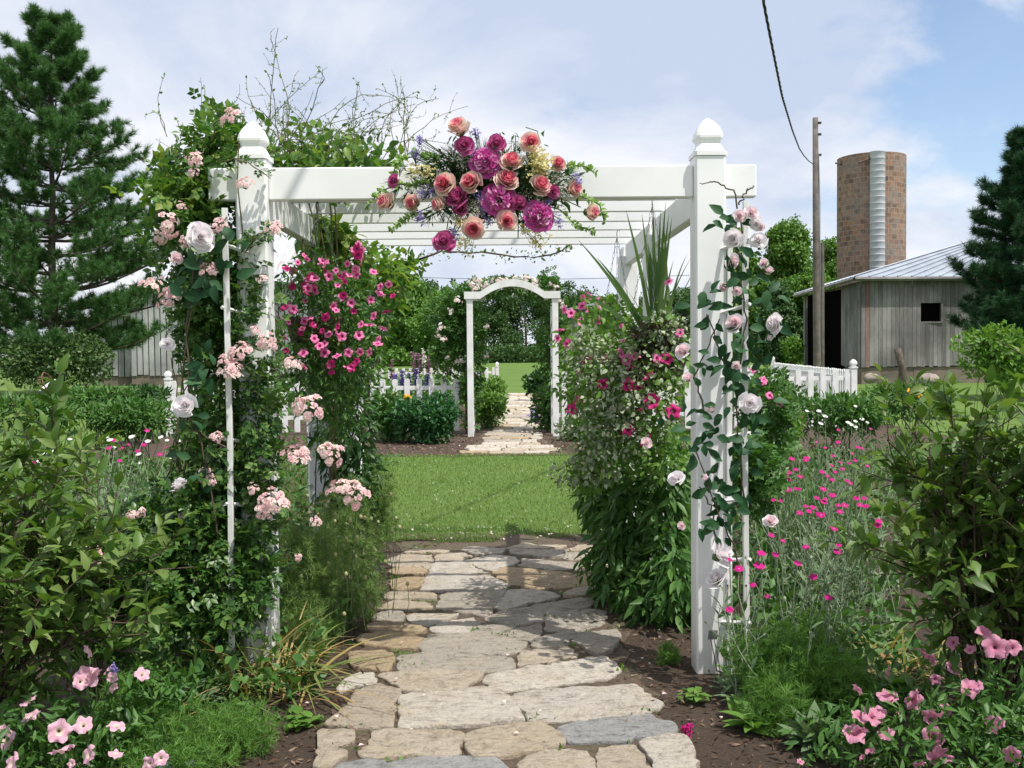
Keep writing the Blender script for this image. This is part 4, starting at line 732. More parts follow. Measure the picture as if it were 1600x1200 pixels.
# lamb's ear rosette
def rosette(label,c,n,L,w,mat,name='lambs_ear',cat='plant',lean=(.5,1.35)):
    t=thing(name,label,cat,c); mb=MB(); az=RNG.uniform(0,6.28,n); ln=RNG.uniform(*lean,n); d=np.stack([np.cos(az)*np.sin(ln),np.sin(az)*np.sin(ln),np.cos(ln)],1); pos=np.array(c)+np.stack([RNG.normal(size=n)*.03,RNG.normal(size=n)*.03,RNG.uniform(.01,.05,n)],1)
    mb.inst(T_leaf(w,.07,.28),pos,frames(d,np.array((0,0,1.))+RNG.normal(size=(n,3))*.15),RNG.uniform(.6,1.1,n)*L); mb.build('foliage',mat,t); return t
rosette('woolly grey-green rosette of lambs ear left of the bottom right petunias',P(1285,1165,3.9)*np.array((1,1,0)),110,.14,.22,M_SAGE,lean=(.25,1.35))
rosette('woolly grey-green leaf clump in front of the left trellis foot',P(300,1060,4.4)*np.array((1,1,0)),36,.17,.2,M_SAGE)
rosette('grey leaved young plant behind the lambs ear rosette',P(1330,1030,4.5)*np.array((1,1,0)),40,.15,.22,M_SAGE)
rosette('low bright green weed beside the path by the left petunias',P(470,1110,4.2)*np.array((1,1,0)),50,.06,.38,M_LIME,'weed',lean=(.9,1.5))
rosette('low bright green weed in the mulch at the right path edge',P(1085,1095,4.45)*np.array((1,1,0)),36,.05,.38,M_LIME,'weed',lean=(.9,1.5))
rosette('five fingered bright green seedling at the right front corner of the bed',P(1180,1130,4.1)*np.array((1,1,0)),30,.13,.22,M_LIME,'seedling',lean=(.6,1.4))
rosette('pale green broad leaved seedlings beyond the petunias at right',P(1400,1010,4.5)*np.array((1,1,0)),60,.10,.36,M_LIME,'seedling',lean=(.5,1.4))
def straps(name,label,c,n,L,w,mat,spread=.12,lean=(.1,.8),droop=(0,.5),cat='plant',group=None,dry=0):
    t=thing(name,label,cat,c,group); mb=MB(); base=np.array(c)+RNG.normal(size=(n,3))*np.array((spread,spread,0)); blades(mb,base,RNG.uniform(0,6.28,n),RNG.uniform(*lean,n),RNG.uniform(*droop,n),RNG.uniform(.6,1.1,n)*L,RNG.uniform(.6,1.1,n)*w,k=7); mb.build('foliage',mat,t); return t
straps('daylily','daylily clump with yellowing strap leaves at the foot of the left front post',P(410,1065,4.72)*np.array((1,1,0)),150,.48,.008,M_DRY,.12,(.2,1.3),(.1,.8))
straps('daylily','green daylily leaves just left of the left trellis foot',P(310,1065,4.55)*np.array((1,1,0)),70,.42,.008,M_GRASSY,.08,(.1,.9),(.1,.6))
straps('daylily','dry yellowed strap leaves lying behind the right petunias',P(1420,1000,4.75)*np.array((1,1,0)),90,.42,.008,M_DRY,.16,(.4,1.4),(.2,.8))
straps('iris','tall sword leaved iris clump left of the pink climbing rose',P(240,840,6.3)*np.array((1,1,0)),150,.75,.014,M_GRASSY,.22,(.0,.35),(0,.12))
straps('iris','sword leaved iris clump inside the rose campion drift at right',P(1265,830,6.9)*np.array((1,1,0)),80,.72,.014,M_GRASSY,.22,(.0,.4),(0,.12))
straps('iris','sword leaved iris at the foot of the climbing rose',P(345,880,5.4)*np.array((1,1,0)),70,.8,.013,M_DARK,.12,(.0,.3),(0,.1))
# ------------------------------------------------------------------ rose campion drift
def campion(label,base,heads,white,group,nl=60):
    t=thing('rose_campion',label,'rose campion',base,group); ms=MB(); ml=MB(); b=np.array(base)
    for p in heads:
        s=b+RNG.normal(size=3)*np.array((.07,.07,0)); k=np.linspace(0,1,7)[:,None]; w=s+(p-s)*k+RNG.normal(size=(7,3))*.01; w[-1]=p; pathtube(ms,w,.0032,.0022,4); q,d=along(w,5,.1); ml.inst(LEAFN,q,frames(d,(0,0,1.)+RNG.normal(size=(5,3))*.3),RNG.uniform(.03,.06,5))
        put(CAMPW if white else random.choice(CAMP),'flower',t,p,nrm(np.array((random.uniform(-.3,.3),-.45,.8))),.0205*random.uniform(.7,1.2)*(1+.04*(p[1]-4.5)))
    for _ in range(8):
        s=b+RNG.normal(size=3)*np.array((.1,.1,0)); w=walk(s,(random.uniform(-.3,.3),random.uniform(-.3,.3),1),random.uniform(.35,.75),7,(0,0,0),.35); pathtube(ms,w,.003,.0018,4); q,d=along(w,7,.1); ml.inst(LEAFN,q,frames(d,(0,0,1.)+RNG.normal(size=(7,3))*.3),RNG.uniform(.04,.085,7))
        for _ in range(2): v=walk(w[random.randint(3,6)],rdir(1)[0]*.5+np.array((0,0,.8)),random.uniform(.06,.16),4,(0,0,0),.2); pathtube(ms,v,.002,.0015,3); ms.inst(MINI,v[-1:],frames(nrm(v[-1:]-v[-2:-1]),(0,1.,0)),np.array([.022]))
    n=nl; az=RNG.uniform(0,6.28,n); d=np.stack([np.cos(az),np.sin(az),RNG.uniform(.1,.9,n)],1); ml.inst(LEAFN,b+RNG.normal(size=(n,3))*np.array((.06,.06,0))+np.array((0,0,.03)),frames(d,(0,0,1.)),RNG.uniform(.06,.13,n))
    ms.build('stem',M_SSTEM,t); ml.build('foliage',M_SAGE,t)
Z6=lambda u,v:(1060+u/2.963,400+v/2.963)
hs=[Z6(*a) for a in ((640,862),(545,828),(740,805),(680,888),(740,862),(595,935),(590,945),(490,908),(412,950),(412,988),(525,940),(715,925),(750,955),(710,970),(790,960),(815,945),(805,915),(665,1000),(725,1000),(500,1012),(563,1022),(710,1037),(508,1083),(670,1080),(712,1108),(440,1130),(860,1122),(590,1158),(625,1165),(740,1155),(770,1155),(480,737),(455,735),(575,750),(830,885),(850,890),(605,1182),(460,1045),(690,1020),(780,1040),(640,1120),(560,1080),(890,800))]
hs+=[(1060+u/2.963,795+v/2.963) for u,v in ((238,235),(280,278),(380,268),(370,262),(385,205),(450,213),(345,352),(412,405),(237,467),(553,252),(625,315),(695,410),(590,178),(660,30),(605,10))]
def depth(y,x,h=.9): return min(10.5,max(4.35,FPX*h/(y-547)))
bins={}
for x,y in hs:
    d=depth(y,x); d=max(d,4.45); p=P(x,y,d); bins.setdefault((round(p[0]/.34),round((d-4.3)/.75)),[]).append(p)
for k in bins:
    m_=np.mean(bins[k],0); near=m_[1]<5.2
    campion('rose campion with magenta flowers at the foot of the right trellis' if near and m_[0]<1.4 else 'rose campion plant with magenta flowers in the drift between right trellis and shrub',(m_[0]+random.uniform(-.03,.05),m_[1]+.06,0),bins[k],False,'rose campion by the right trellis' if near and m_[0]<1.4 else 'rose campion drift at right')
for x,d in ((1230,5.4),(1300,5.6),(1340,6.2),(1215,6.6),(1280,6.3),(1360,5.3),(1250,7.4),(1330,7.6),(1290,5.0)):
    campion('rose campion plant with magenta flowers in the drift between right trellis and shrub',P(x,800,d)*np.array((1,1,0)),[P(x+random.gauss(0,20),547+FPX*random.uniform(.85,1.05)/d,d) for _ in range(3)],False,'rose campion drift at right')
wh=[Z6(*a) for a in ((820,695),(650,717),(595,717),(785,770),(820,765),(820,790),(850,755),(545,722),(680,742),(875,770),(660,775),(800,780))]
for grp in (wh[:3]+wh[7:9],wh[3:7]+wh[9:]):
    ps=[P(x,y,min(9.5,depth(y,x,.8))) for x,y in grp]; m_=np.mean(ps,0); campion('white flowered campion behind the magenta drift at right',(m_[0],m_[1]+.05,0),ps,True,'white campions')
lh=[(230,673),(177,688),(190,700),(215,705),(200,695),(250,710),(187,720),(135,697),(52,723),(22,735),(225,695),(170,700),(260,700)]
bins={}
for x,y in lh:
    d=depth(y,x,.85); p=P(x,y,d); bins.setdefault((round(p[0]/.6),),[]).append(p)
for k in bins: m_=np.mean(bins[k],0); campion('rose campion with magenta flowers beyond the left foreground shrub',(m_[0],m_[1]+.05,0),bins[k],False,'rose campions at left')
ps=[P(random.uniform(60,290),random.uniform(680,725),random.uniform(8,9.5)) for _ in range(22)]
for k in range(4): campion('white flowered campion beyond the left foreground shrub',tuple(np.mean(ps[k::4],0)*np.array((1,1,0))+np.array((0,.05,0))),sorted(ps,key=lambda p:p[0])[k*5:k*5+6],True,'white campions at left')
# ------------------------------------------------------------------ middle distance beds
def mound(name,label,px,py,d,rx,ry,n,size,mat,T=LEAF,cat='plant',group=None,rd=None):
    c=P(px,py,d); h=c[2]+ry*d/FPX*.0; t=thing(name,label,cat,(c[0],d,0),group); ml=MB(); ms=MB(); s=d/FPX
    ell=[(c[0],d,c[2],rx*s,rd or rx*s*.8,ry*s)]+[(c[0]+random.uniform(-.6,.6)*rx*s,d+random.uniform(-.3,.3),c[2]+random.uniform(-.2,.45)*ry*s,rx*s*.45,rx*s*.4,ry*s*.6) for _ in range(6)]
    pos,out=blobs(ell,n,.6); pos[:,2]=np.abs(pos[:,2]); scatter(ml,T,pos,out,size,.35,.7,-.2)
    for i in range(24): e=pos[random.randrange(n)]; b=np.array((c[0]+random.gauss(0,rx*s*.25),d+random.gauss(0,.1),0)); pathtube(ms,np.linspace(0,1,5)[:,None]*(e-b)+b,.008,.003,3)
    ms.build('stem',M_STEM,t); ml.build('foliage',mat,t); return t
mound('boxwood','rounded dark green boxwood before the white arch, left of its left post',665,655,17.6,52,38,3800,.085,M_BOX,LEAF,'shrub',None,.5)
mound('shrub','looser green shrub left of the boxwood before the fence',610,650,17.9,32,42,1500,.09,M_MID,LEAF,'shrub')
mound('perennial_clump','tuft of green foliage at the foot of the arch, right post side',905,672,17.8,32,24,1200,.08,M_MID,LEAFN)
mound('perennial_clump','pale green leafy border plants left of the far path, behind the arch',765,640,21,26,28,1800,.09,M_LIME,LEAF)
mound('perennial_clump','pale green border plants farther along the left of the far path',768,612,26,26,26,1500,.09,M_LIME,LEAF)
mound('perennial_clump','dark leafy plants right of the far path behind the arch',852,640,20,20,38,1600,.085,M_MID,LEAF)
mound('shrub','dark rounded shrub right of the far path near its end',836,600,32,16,18,1100,.14,M_DARK,LEAF,'shrub')
mound('peony_clump','dense green peony foliage before the white fence at left',215,652,13.5,75,28,2600,.10,M_MID,LEAFN)
mound('peony_clump','dark green leafy clump near the round shrub, left of the fence post',150,622,17,62,17,1900,.11,M_MID,LEAFN)
mound('peony_clump','small green clump close before the left fence post',235,618,18,34,15,1100,.11,M_DARK,LEAFN)
mound('peony_clump','green leafy clump at the left edge behind the foreground shrub',60,650,13,70,30,1900,.10,M_MID,LEAFN)
mound('peony_clump','green leafy clump between the rose and the far fence at left',325,662,13,45,26,1500,.10,M_MID,LEAFN)
mound('peony_clump','dense green foliage before the right fence post',1300,648,13,80,30,2800,.10,M_MID,LEAFN)
mound('peony_clump','leafy green clump right of the right fence post',1420,625,14.5,70,30,2000,.10,M_MID,LEAFN)
mound('peony_clump','yellowish green leaves close behind the right trellis',1215,662,10,40,28,1200,.08,M_LIME,LEAF)
mound('rose_bush','pale silvery rose bush with pink blooms close behind the right trellis',1210,650,8,30,50,1300,.05,M_SILV,MINI,'rose')
def rosebush2():
    t=thing('rose_bush','small rose bush with bright pink blooms right of the right trellis','rose',P(1195,700,7)*np.array((1,1,0))); ml=MB(); pos,out=blobs([B(1200,640,7,35,60,.3),B(1180,740,6.5,35,60,.25)],1300,.8); scatter(ml,ROSEL,pos,out,.085); ml.build('foliage',M_MID,t)
    for x,y in ((1194,594),(1190,596),(1176,578),(1203,618),(1218,630)): p=P(x,y,6.7); put(random.choice(PETP_),'bloom',t,p,tocam(p),7*6.7/FPX)
rosebush2()
def filler():
    mb=MB(); n=9000
    x=np.concatenate([RNG.uniform(-8,-1.5,n),RNG.uniform(1.6,8,n)]); y=np.concatenate([RNG.uniform(5,14.8,n),RNG.uniform(5,14.8,n)])
    k=np.abs(x)<y*.62; x,y=x[k],y[k]; z=RNG.random(len(x))**1.5*(.24+.16*np.sin(x*2+y))*np.clip((y-4)/3,.3,1.4); o=nrm(RNG.normal(size=(len(x),3))+np.array((0,0,.8))); scatter(mb,LEAFN,np.stack([x,y,z],1),o,.10,.4)
    n=4200; x=np.concatenate([-np.abs(RNG.normal(0,.75,n//2))-.88,np.abs(RNG.normal(0,.75,n//2))+1.06]); y=RNG.uniform(4.25,7.4,n); z=RNG.random(n)**1.6*.28; scatter(mb,LEAF,np.stack([x,y,z],1),nrm(RNG.normal(size=(n,3))+np.array((0,0,.8))),.06,.4)
    tag(mb.build('ground_cover',M_MID),kind='stuff',label='low mixed green foliage covering the flower beds')
    mb=MB(); n=5200; x=np.concatenate([RNG.uniform(-7,-.9,n//2),RNG.uniform(1.4,8,n//2)]); y=RNG.uniform(19.9,36.5,n); z=RNG.random(n)*.75; scatter(mb,LEAF,np.stack([x,y,z],1),nrm(RNG.normal(size=(n,3))+np.array((0,0,1))),.18,.4)
    tag(mb.build('far_bed_greenery',M_MID),kind='stuff',label='mixed green perennials filling the fenced garden beyond the arch')
filler()
# spires of purple delphinium and foxglove beyond fence, orange lilies
def spire(name,label,px,py,d,mat,h,group,n=40):
    c=P(px,py,d); t=thing(name,label,name.replace('_',' '),(c[0],d,0),group); mb=MB(); f=RNG.random(n); pos=c+np.stack([RNG.normal(size=n)*.035*(1-f*.7),RNG.normal(size=n)*.035,-f[::-1]*h],1); mb.inst(TF,pos,frames(rdir(n),(0,0,1.)),RNG.uniform(.05,.07,n)*d/20); tube(mb,[c,(c[0],d,c[2]-h)],.012,5); mb.build('flower_spike',mat,t); ms=MB(); tube(ms,[c,(c[0],d,c[2]-h),(c[0],d,0)],.008,4); n=14; ms.inst(LEAF,np.stack([np.full(n,c[0]),np.full(n,d),RNG.uniform(.1,max(.2,c[2]-h),n)],1),frames(rdir(n),(0,0,1.)),RNG.uniform(.1,.2,n)); ms.build('stem',M_MID,t)
for x,y in ((650,578),(640,585),(628,580),(668,584),(618,586),(632,594)): spire('delphinium','purple delphinium spire behind the picket fence left of the arch',x,y,20.3,PUR,.34,'delphiniums behind the fence')
for x in (580,592,612,646,655,670,683,698): spire('foxglove','dusky pink flower spire standing high behind the fence',x,random.uniform(545,562),27,petalmat('dusky_petal',[(.30,.14,.22),(.42,.24,.32)]) if x==580 else bpy.data.materials['dusky_petal'],.5,'dusky pink spires',26)
spire('foxglove','single pale foxglove spire taller than the others beyond the fence',661,546,27,BWH,.4,None,22)
spire('delphinium','small purple delphinium right of the far path',838,632,22,PUR,.45,None,30); spire('delphinium','pale lilac spire beside the small purple delphinium by the far path',830,640,21,LAV,.25,None,20)
t=thing('lily','clump of orange lilies before the picket fence left of the arch','lily',P(612,660,18.6)*np.array((1,1,0))); ml=MB(); blades(ml,np.array(t.location)+RNG.normal(size=(70,3))*np.array((.2,.12,0)),RNG.uniform(0,6.28,70),RNG.uniform(0,.5,70),RNG.uniform(0,.4,70),RNG.uniform(.4,.8,70),np.full(70,.014)); ml.build('foliage',M_MID,t)
LIL=disc5('lily_flower',[ORA,YEL,M_STEM],6,.5,.45)
for x,y in ((612,620),(620,628),(634,622),(638,620),(606,618)): p=P(x,y,18.3); put(LIL,'flower',t,p,tocam(p,.7,.4,.3),.075)
t=thing('daylily','peach orange daylily flower above the right bed by the barn stones','daylily',P(1425,650,12)*np.array((1,1,0))); ml=MB(); blades(ml,np.array(t.location)+RNG.normal(size=(60,3))*np.array((.2,.12,0)),RNG.uniform(0,6.28,60),RNG.uniform(0,.6,60),RNG.uniform(0,.4,60),RNG.uniform(.4,.7,60),np.full(60,.012)); ml.build('foliage',M_GRASSY,t)
for x,y in ((1422,612),(1435,616)):
    p=P(x,y,12); put(LIL,'flower',t,p,tocam(p,.7,.3,.3),.05); ms=MB(); tube(ms,[p,(p[0],12,.3),(p[0],12,0)],.006,4); ms.build('stem',M_STEM,t)
# ------------------------------------------------------------------ picket fences
def fence(label,a,c,hp,ends,sp=.24,w=.055,posth=1.3):
    a=np.array(a,float);c=np.array(c,float); L=np.linalg.norm(c-a); u=(c-a)/L; nrm2=np.array((-u[1],u[0])); ang=math.atan2(u[1],u[0])
    t=thing('picket_fence',label,'fence',(a[0],a[1],0)); t.rotation_euler=(0,0,ang)
    mb=MB(); k=max(2,int(L/sp)); m_=0
    for i in range(k):
        x=(i+.5)*L/k; h=hp+random.uniform(-.008,.008); loft(mb,[(x,0,.06,w,.011),(x,0,h-.03,w,.011),(x,0,h,w*.55,.011)],.003)
    o=mb.build('pickets',M_PAINT,None,False); o.parent=t
    for z in (.3,hp-.22): mb=MB(); box(mb,(0,.013,z),(L,.045,z+.08),0,.004); o=mb.build('rail',M_PAINT,None,False); o.parent=t
    for e in ends:
        x=e*L; mb=MB(); loft(mb,[(x,.03,-.05,.06,.06),(x,.03,hp+.02,.06,.06)],.006); o=mb.build('post',M_PAINT,None,False); o.parent=t; po=o; mb=MB(); loft(mb,[(x,.03,hp+.022,.072,.072),(x,.03,hp+.05,.072,.072),(x,.03,hp+.055,.04,.04),(x,.03,hp+.08,.045,.045),(x,.03,hp+.10,.062,.062),(x,.03,hp+.14,.06,.06),(x,.03,hp+.18,.035,.035),(x,.03,hp+.20,.006,.006)],.01); o=mb.build('post_cap',M_PAINT,None,False); o.parent=po
X=lambda px,d:P(px,600,d)[0]
fence('white picket fence left of the white arch, behind the boxwood',(X(262,19.6),19.6),(X(722,19.6),19.6),1.09,(0,))
fence('white picket fence right of the right trellis, ending at a ball topped post',(X(872,19.6),19.6),(X(1334,19.6),19.6),1.20,(1,))
fence('white picket fence side running back from the right corner post',(X(1334,19.75),19.85),(X(1209,33),33),1.18,(1,))
fence('distant white picket fence across the left back of the fenced garden',(X(560,36),36),(X(777,36),36),1.05,(1,))
fence('distant white picket fence across the right back of the fenced garden',(X(930,36),36),(X(1180,36),36),1.05,(0,))
# ------------------------------------------------------------------ far arch and its rose
XA,XB=X(735,18.8),X(868,18.8)
ar=thing('garden_arch','white wooden garden arch with curved top over the far stone path','arch',((XA+XB)/2,18.8,0))
hz=P(800,462,18.8)[2]
for y in (18.8,19.45):
    for x in (XA,XB): mb=MB(); box(mb,(x-.058,y-.05,-.03),(x+.058,y+.05,hz-.06),0,.006); mb.build('post',M_PAINT,ar,False)
def archtop(y0,y1):
    mb=MB(); xm=(XA+XB)/2; hw=(XB-XA)/2+.10; inn=hw-.32; rise=.23; th=.135; pts=[]
    pr=[(-hw,0),(-inn-.02,0)]+[(-inn+2*inn*i/20,0+rise*math.sin(math.pi*(i/20))**.8) for i in range(1,20)]+[(inn+.02,0),(hw,0)]
    V=[]
    for x,z in pr:
        for y in (y0,y1): V+=[(xm+x,y,hz-.058+z),(xm+x,y,hz-.058+z+th)]
    F=[]
    for i in range(len(pr)-1):
        k=4*i; F+=[(k,k+4,k+5,k+1),(k+2,k+3,k+7,k+6),(k+1,k+5,k+7,k+3),(k,k+2,k+6,k+4)]
    k=4*(len(pr)-1); F+=[(0,1,3,2),(k,k+2,k+3,k+1)]
    mb.add(V,[F]); return mb
archtop(18.72,18.86).build('arched_beam',M_PAINT,ar,False); archtop(19.39,19.51).build('arched_beam',M_PAINT,ar,False)
mb=MB()
for i in range(9):
    for x in (XA,XB): box(mb,(x-.02,18.86,.5+i*.24),(x+.02,19.39,.53+i*.24))
mb.build('side_slats',M_PAINT,ar,False)
t=thing('climbing_rose','white flowered climbing rose smothering the far arch','rose',(XA-.05,19.5,0)); ml=MB(); ms=MB()
el=[B(735,600,19.5,16,70,.3),B(705,500,19.8,42,38,.5),B(720,470,19.8,30,25,.4),B(700,550,19.7,30,40,.4),B(760,452,19.4,35,10,.35),B(800,446,19.3,40,9,.35),B(840,452,19.4,28,10,.35),B(858,447,19.4,16,24,.3),B(855,560,19.6,14,100,.3),B(870,500,19.8,16,50,.3),B(745,520,19.4,10,60,.25)]
pos,out=blobs(el,2900,.9); scatter(ml,ROSEL,pos,out,.15); ml.build('foliage',M_MID,t)
for i in range(18): e=pos[random.randrange(len(pos))]; s=np.array((XA-.08 if e[0]<(XA+XB)/2 else XB+.08,19.55,0)); e=np.array((s[0]+(e[0]-s[0])*.2,e[1],e[2])); pathtube(ms,np.linspace(0,1,8)[:,None]*(e-s)+s+RNG.normal(size=(8,3))*.03,.012,.004)
ms.build('stem',M_TWIG,t); fw=cluster('flower_cluster',7,(BWH,PKW))
for x,y in [(random.gauss(800,34),random.uniform(434,450)) for _ in range(26)]+[(745,450),(755,448),(740,452),(685,523),(692,530),(735,560),(712,566),(720,563),(700,560),(762,557),(867,520),(875,470),(880,478),(862,455),(868,449),(715,470),(703,487),(728,560),(690,512),(760,510),(871,530)]:
    p=P(x,y,19.05 if y<455 else 19.3); put(fw,'flower_cluster',t,p,tocam(p,.7,.4,.4),random.uniform(.06,.10))
# ------------------------------------------------------------------ trees
def leafytree(name,label,px,py_top,d,half,mat,n=9000,size=.55,low=.12,cat='tree',T=None,group=None):
    top=P(px,py_top,d); h=top[2]; R=half*d/FPX; t=thing(name,label,cat,(top[0],d,0),group); mb=MB(); c=np.array((top[0],d,0)); ml=MB(); ell=[]
    trunk=walk(c-(0,0,.1),(0,0,1),h*.62,9,(0,0,.3),.12); pathtube(mb,trunk,.028*h,.010*h,8)
    for i in range(26):
        f=random.uniform(low,.97); a=random.uniform(0,6.28); prof=math.sin(min(1,(f-low)/(1-low)*.92+.16)*math.pi)**.7; r=R*prof*random.uniform(.35,.85); p=c+np.array((r*math.cos(a),r*math.sin(a),f*h*.93)); k=R*random.uniform(.22,.36); ell.append((*p,k,k,k*.72))
        s=trunk[min(9,int(f*11*.6))]; e=p; q=s+(e-s)*np.linspace(0,1,6)[:,None]+np.array((0,0,.04*h))*np.sin(np.linspace(0,1,6)*3.1)[:,None]+RNG.normal(size=(6,3))*.012*h; pathtube(mb,q,.009*h,.002*h,5)
    ell.append((c[0],d,h*.55,R*.5,R*.5,h*.35)); pos,out=blobs(ell,n,.55); scatter(ml,T or TREET,pos,out,size,.4,.8,.1)
    mb.build('trunk',M_BARK,t); ml.build('crown',mat,t); return t
TREET=T_tuft(7,.5,T_mini(.34,.15))
leafytree('leafy_tree','bright green leafy tree left of the utility pole behind the barn',1232,332,72,88,M_TREE,15000,.50)
leafytree('leafy_tree','lower green leafy tree between the utility pole and the brick silo',1295,372,80,58,M_TREE,9000,.55)
leafytree('leafy_tree','bright green tree seen past the right post above the baskets',1140,352,68,62,M_TREE,7000,.5)
leafytree('leafy_tree','dark green tree under the taller one beside the open shed',1215,440,62,40,M_WOOD,5000,.42)
leafytree('leafy_tree','rounded bright green tree left of the arch at the edge of the far wood',690,455,95,70,M_TREE,7500,.6,.05)
leafytree('leafy_tree','tall green tree at the left end of the far wood',640,432,120,60,M_TREE,7000,.8,.05)
def far_wood():
    mb=MB(); ms=MB(); ell=[]
    x=-60
    for px in list(range(430,1260,17)):
        d=random.uniform(150,168); yt=np.interp(px,[430,560,640,700,760,850,900,960,1000,1100,1260],[448,438,430,438,438,438,436,436,438,455,470])+random.uniform(-6,10); top=P(px,yt,d); h=top[2]; c=np.array((top[0],d,0))
        for i in range(9): f=random.uniform(.06,.95); a=random.uniform(0,6.28); r=random.uniform(.2,.75)*3.6*(1.05-f*.55); k=random.uniform(1.2,2.1); ell.append((c[0]+r*math.cos(a),d+r*math.sin(a),max(1,f*h-k*.5),k,k,k*.85))
        pathtube(ms,walk(c,(0,0,1),h*.7,5,(0,0,0),.1),.25,.08,5,1)
    pos,out=blobs(ell,30000,.55); pos[:,2]=np.abs(pos[:,2]); scatter(mb,TREET,pos,out,.85,.4,.8,.1)
    for f,m in ms.F: mb.F.append((f+mb.n,m))
    mb.V+=ms.V; mb.n+=ms.n
    tag(mb.build('far_wood',[M_WOOD,M_BARK]),kind='stuff',label='dark green wood along the far side of the field')
    mb=MB(); n=9000; x=RNG.uniform(-60,60,n); y=RNG.uniform(146,150,n); z=RNG.random(n)**1.5*2.2; scatter(mb,TREET,np.stack([x,y,z],1),nrm(RNG.normal(size=(n,3))+np.array((0,-.5,.6))),.8,.4); tag(mb.build('far_hedge',M_WOOD),kind='stuff',label='dark undergrowth at the foot of the far wood')
far_wood()
NEED=T_needles(18,.8)
def pine(label,px,py_top,d,half,mat,nb=95,lowf=.12,dens=1.,size=.36,slope=.12,xb=None,fmax=1.):
    top=P(px,py_top,d); h=top[2]; R=half*d/FPX; bx=P(xb or px,600,d)[0]; t=thing('pine_tree',label,'tree',(bx,d,0)); b=np.array((bx,d,0.)); mt=MB(); mbr=MB(); ml=MB(); k=np.linspace(0,1,14)[:,None]; tr=b+(top-b)*k+RNG.normal(size=(14,3))*.03; pathtube(mt,tr,.014*h,.02,9)
    PO=[];DI=[]
    lev=int(nb/6)
    for i in range(nb):
        L0=i//6; f=lowf+(fmax-lowf)*(L0+random.uniform(-.13,.13))/lev; f=min(.955,max(lowf,f)); a=(i%6)*1.047+L0*.55+random.uniform(-.3,.3)
        prof=min(1,(1-f)/(1-lowf)*1.25+.04)**.85
        L=R*prof*random.choice((.62,.8,.95,1.05,1.15))+.12; s=b+(top-b)*f; sl=slope+.9*max(0,f-.5)+random.uniform(-.06,.08)
        w=walk(s,(math.cos(a),math.sin(a),sl-.1),L,9,(0,0,.38),.12); pathtube(mbr,w,.012+.012*L,.008,5)
        for j in range(3,10):
            for sgn in (-1,1):
                dd=nrm(w[j]-w[j-1]); sd=nrm(np.cross(dd,(0,0,1)))*sgn; l2=(L*.30+.1)*(1.15-.06*j)*random.uniform(.6,1.1); v=walk(w[j]-dd*random.random()*L/9,dd*.7+sd*random.uniform(.2,1.)+np.array((0,0,random.uniform(.05,.3))),l2,4,(0,0,.4),.2); pathtube(mbr,v,.012,.005,3)
                n=max(4,int((4+7*l2)*dens)); q,d2=along(v,n,.15,.3); PO.append(q+RNG.normal(size=q.shape)*.035); DI.append(nrm(d2+nrm(v[-1]-v[0])*.8)); PO.append(v[-1:]); DI.append(nrm(v[-1:]-v[-2:-1]))
        PO.append(w[-2:]); DI.append(np.repeat(nrm(w[-1:]-w[-2:-1]),2,0))
    q=top-np.linspace(0,1.0,12)[:,None]*np.array((0,0,1.)); PO.append(q); DI.append(nrm(rdir(12)*.5+np.array((0,0,1.2))))
    PO=np.concatenate(PO);DI=np.concatenate(DI); n=len(PO); ml.inst(NEED,PO,frames(DI,rdir(n)),size*RNG.uniform(.7,1.2,n)); mt.build('trunk',M_BARK,t); mbr.build('branches',M_BARK,t); ml.build('needles',mat,t)
pine('tall layered white pine at the left, behind the round shrub',80,24,40,192,M_PINE,120,.10,1.7,.35,.06,82)
pine('dark full pine at the right edge before the grey barn',1608,208,31,112,M_PINE2,114,.14,1.5,.30,.10,1612)
# shrubs at middle distance
mound('round_shrub','big rounded shrub with pale new leaves under the tall pine at left',82,562,37,92,46,7000,.15,M_ROUND,LEAF,'shrub',None,1.8)
mound('shrub','light green airy shrub before the dark pine at right',1555,550,22,58,44,3200,.12,M_LIME,LEAF,'shrub')
mound('shrub','yellowish green bush by the open end of the grey barn',1240,545,50,16,22,900,.18,M_LIME,LEAF,'shrub')
# ------------------------------------------------------------------ farm buildings
def boardmat(name,cols,stain):
    m,nt,b,o=nm(name); g=nt.nodes.new('ShaderNodeNewGeometry'); v=coord(nt,(3.2,3.2,.35)); c=ramp(nt,g.outputs['Random Per Island'],cols); n1=noise(nt,1.3,8,v,.7); n2=noise(nt,.35,5,coord(nt))
    c=mixc(nt,ramp(nt,n1,[(0,0,0),(.7,.7,.7)],ps=[.45,.68]),c,stain); c=mixc(nt,ramp(nt,n2,[(.8,.8,.8),(0,0,0)],ps=[.36,.56]),c,tuple(x*.45 for x in cols[0])); c=mixc(nt,.4,c,ramp(nt,noise(nt,9,8,v,.75),[(.4,.4,.4),(1.1,1.1,1.1)],ps=[.3,.6]),'MULTIPLY')
    nt.links.new(c,b.inputs['Base Color']); b.inputs['Roughness'].default_value=.9; return m
M_GREYB=boardmat('grey_boards',[(.12,.115,.115),(.17,.16,.155),(.22,.21,.205),(.27,.26,.255)],(.34,.335,.33)); M_REDB=boardmat('red_boards',[(.20,.11,.095),(.26,.15,.13),(.24,.19,.17)],(.34,.30,.28)); M_WHB=boardmat('whitewashed_boards',[(.34,.35,.36),(.44,.45,.46),(.50,.50,.51)],(.52,.52,.52))
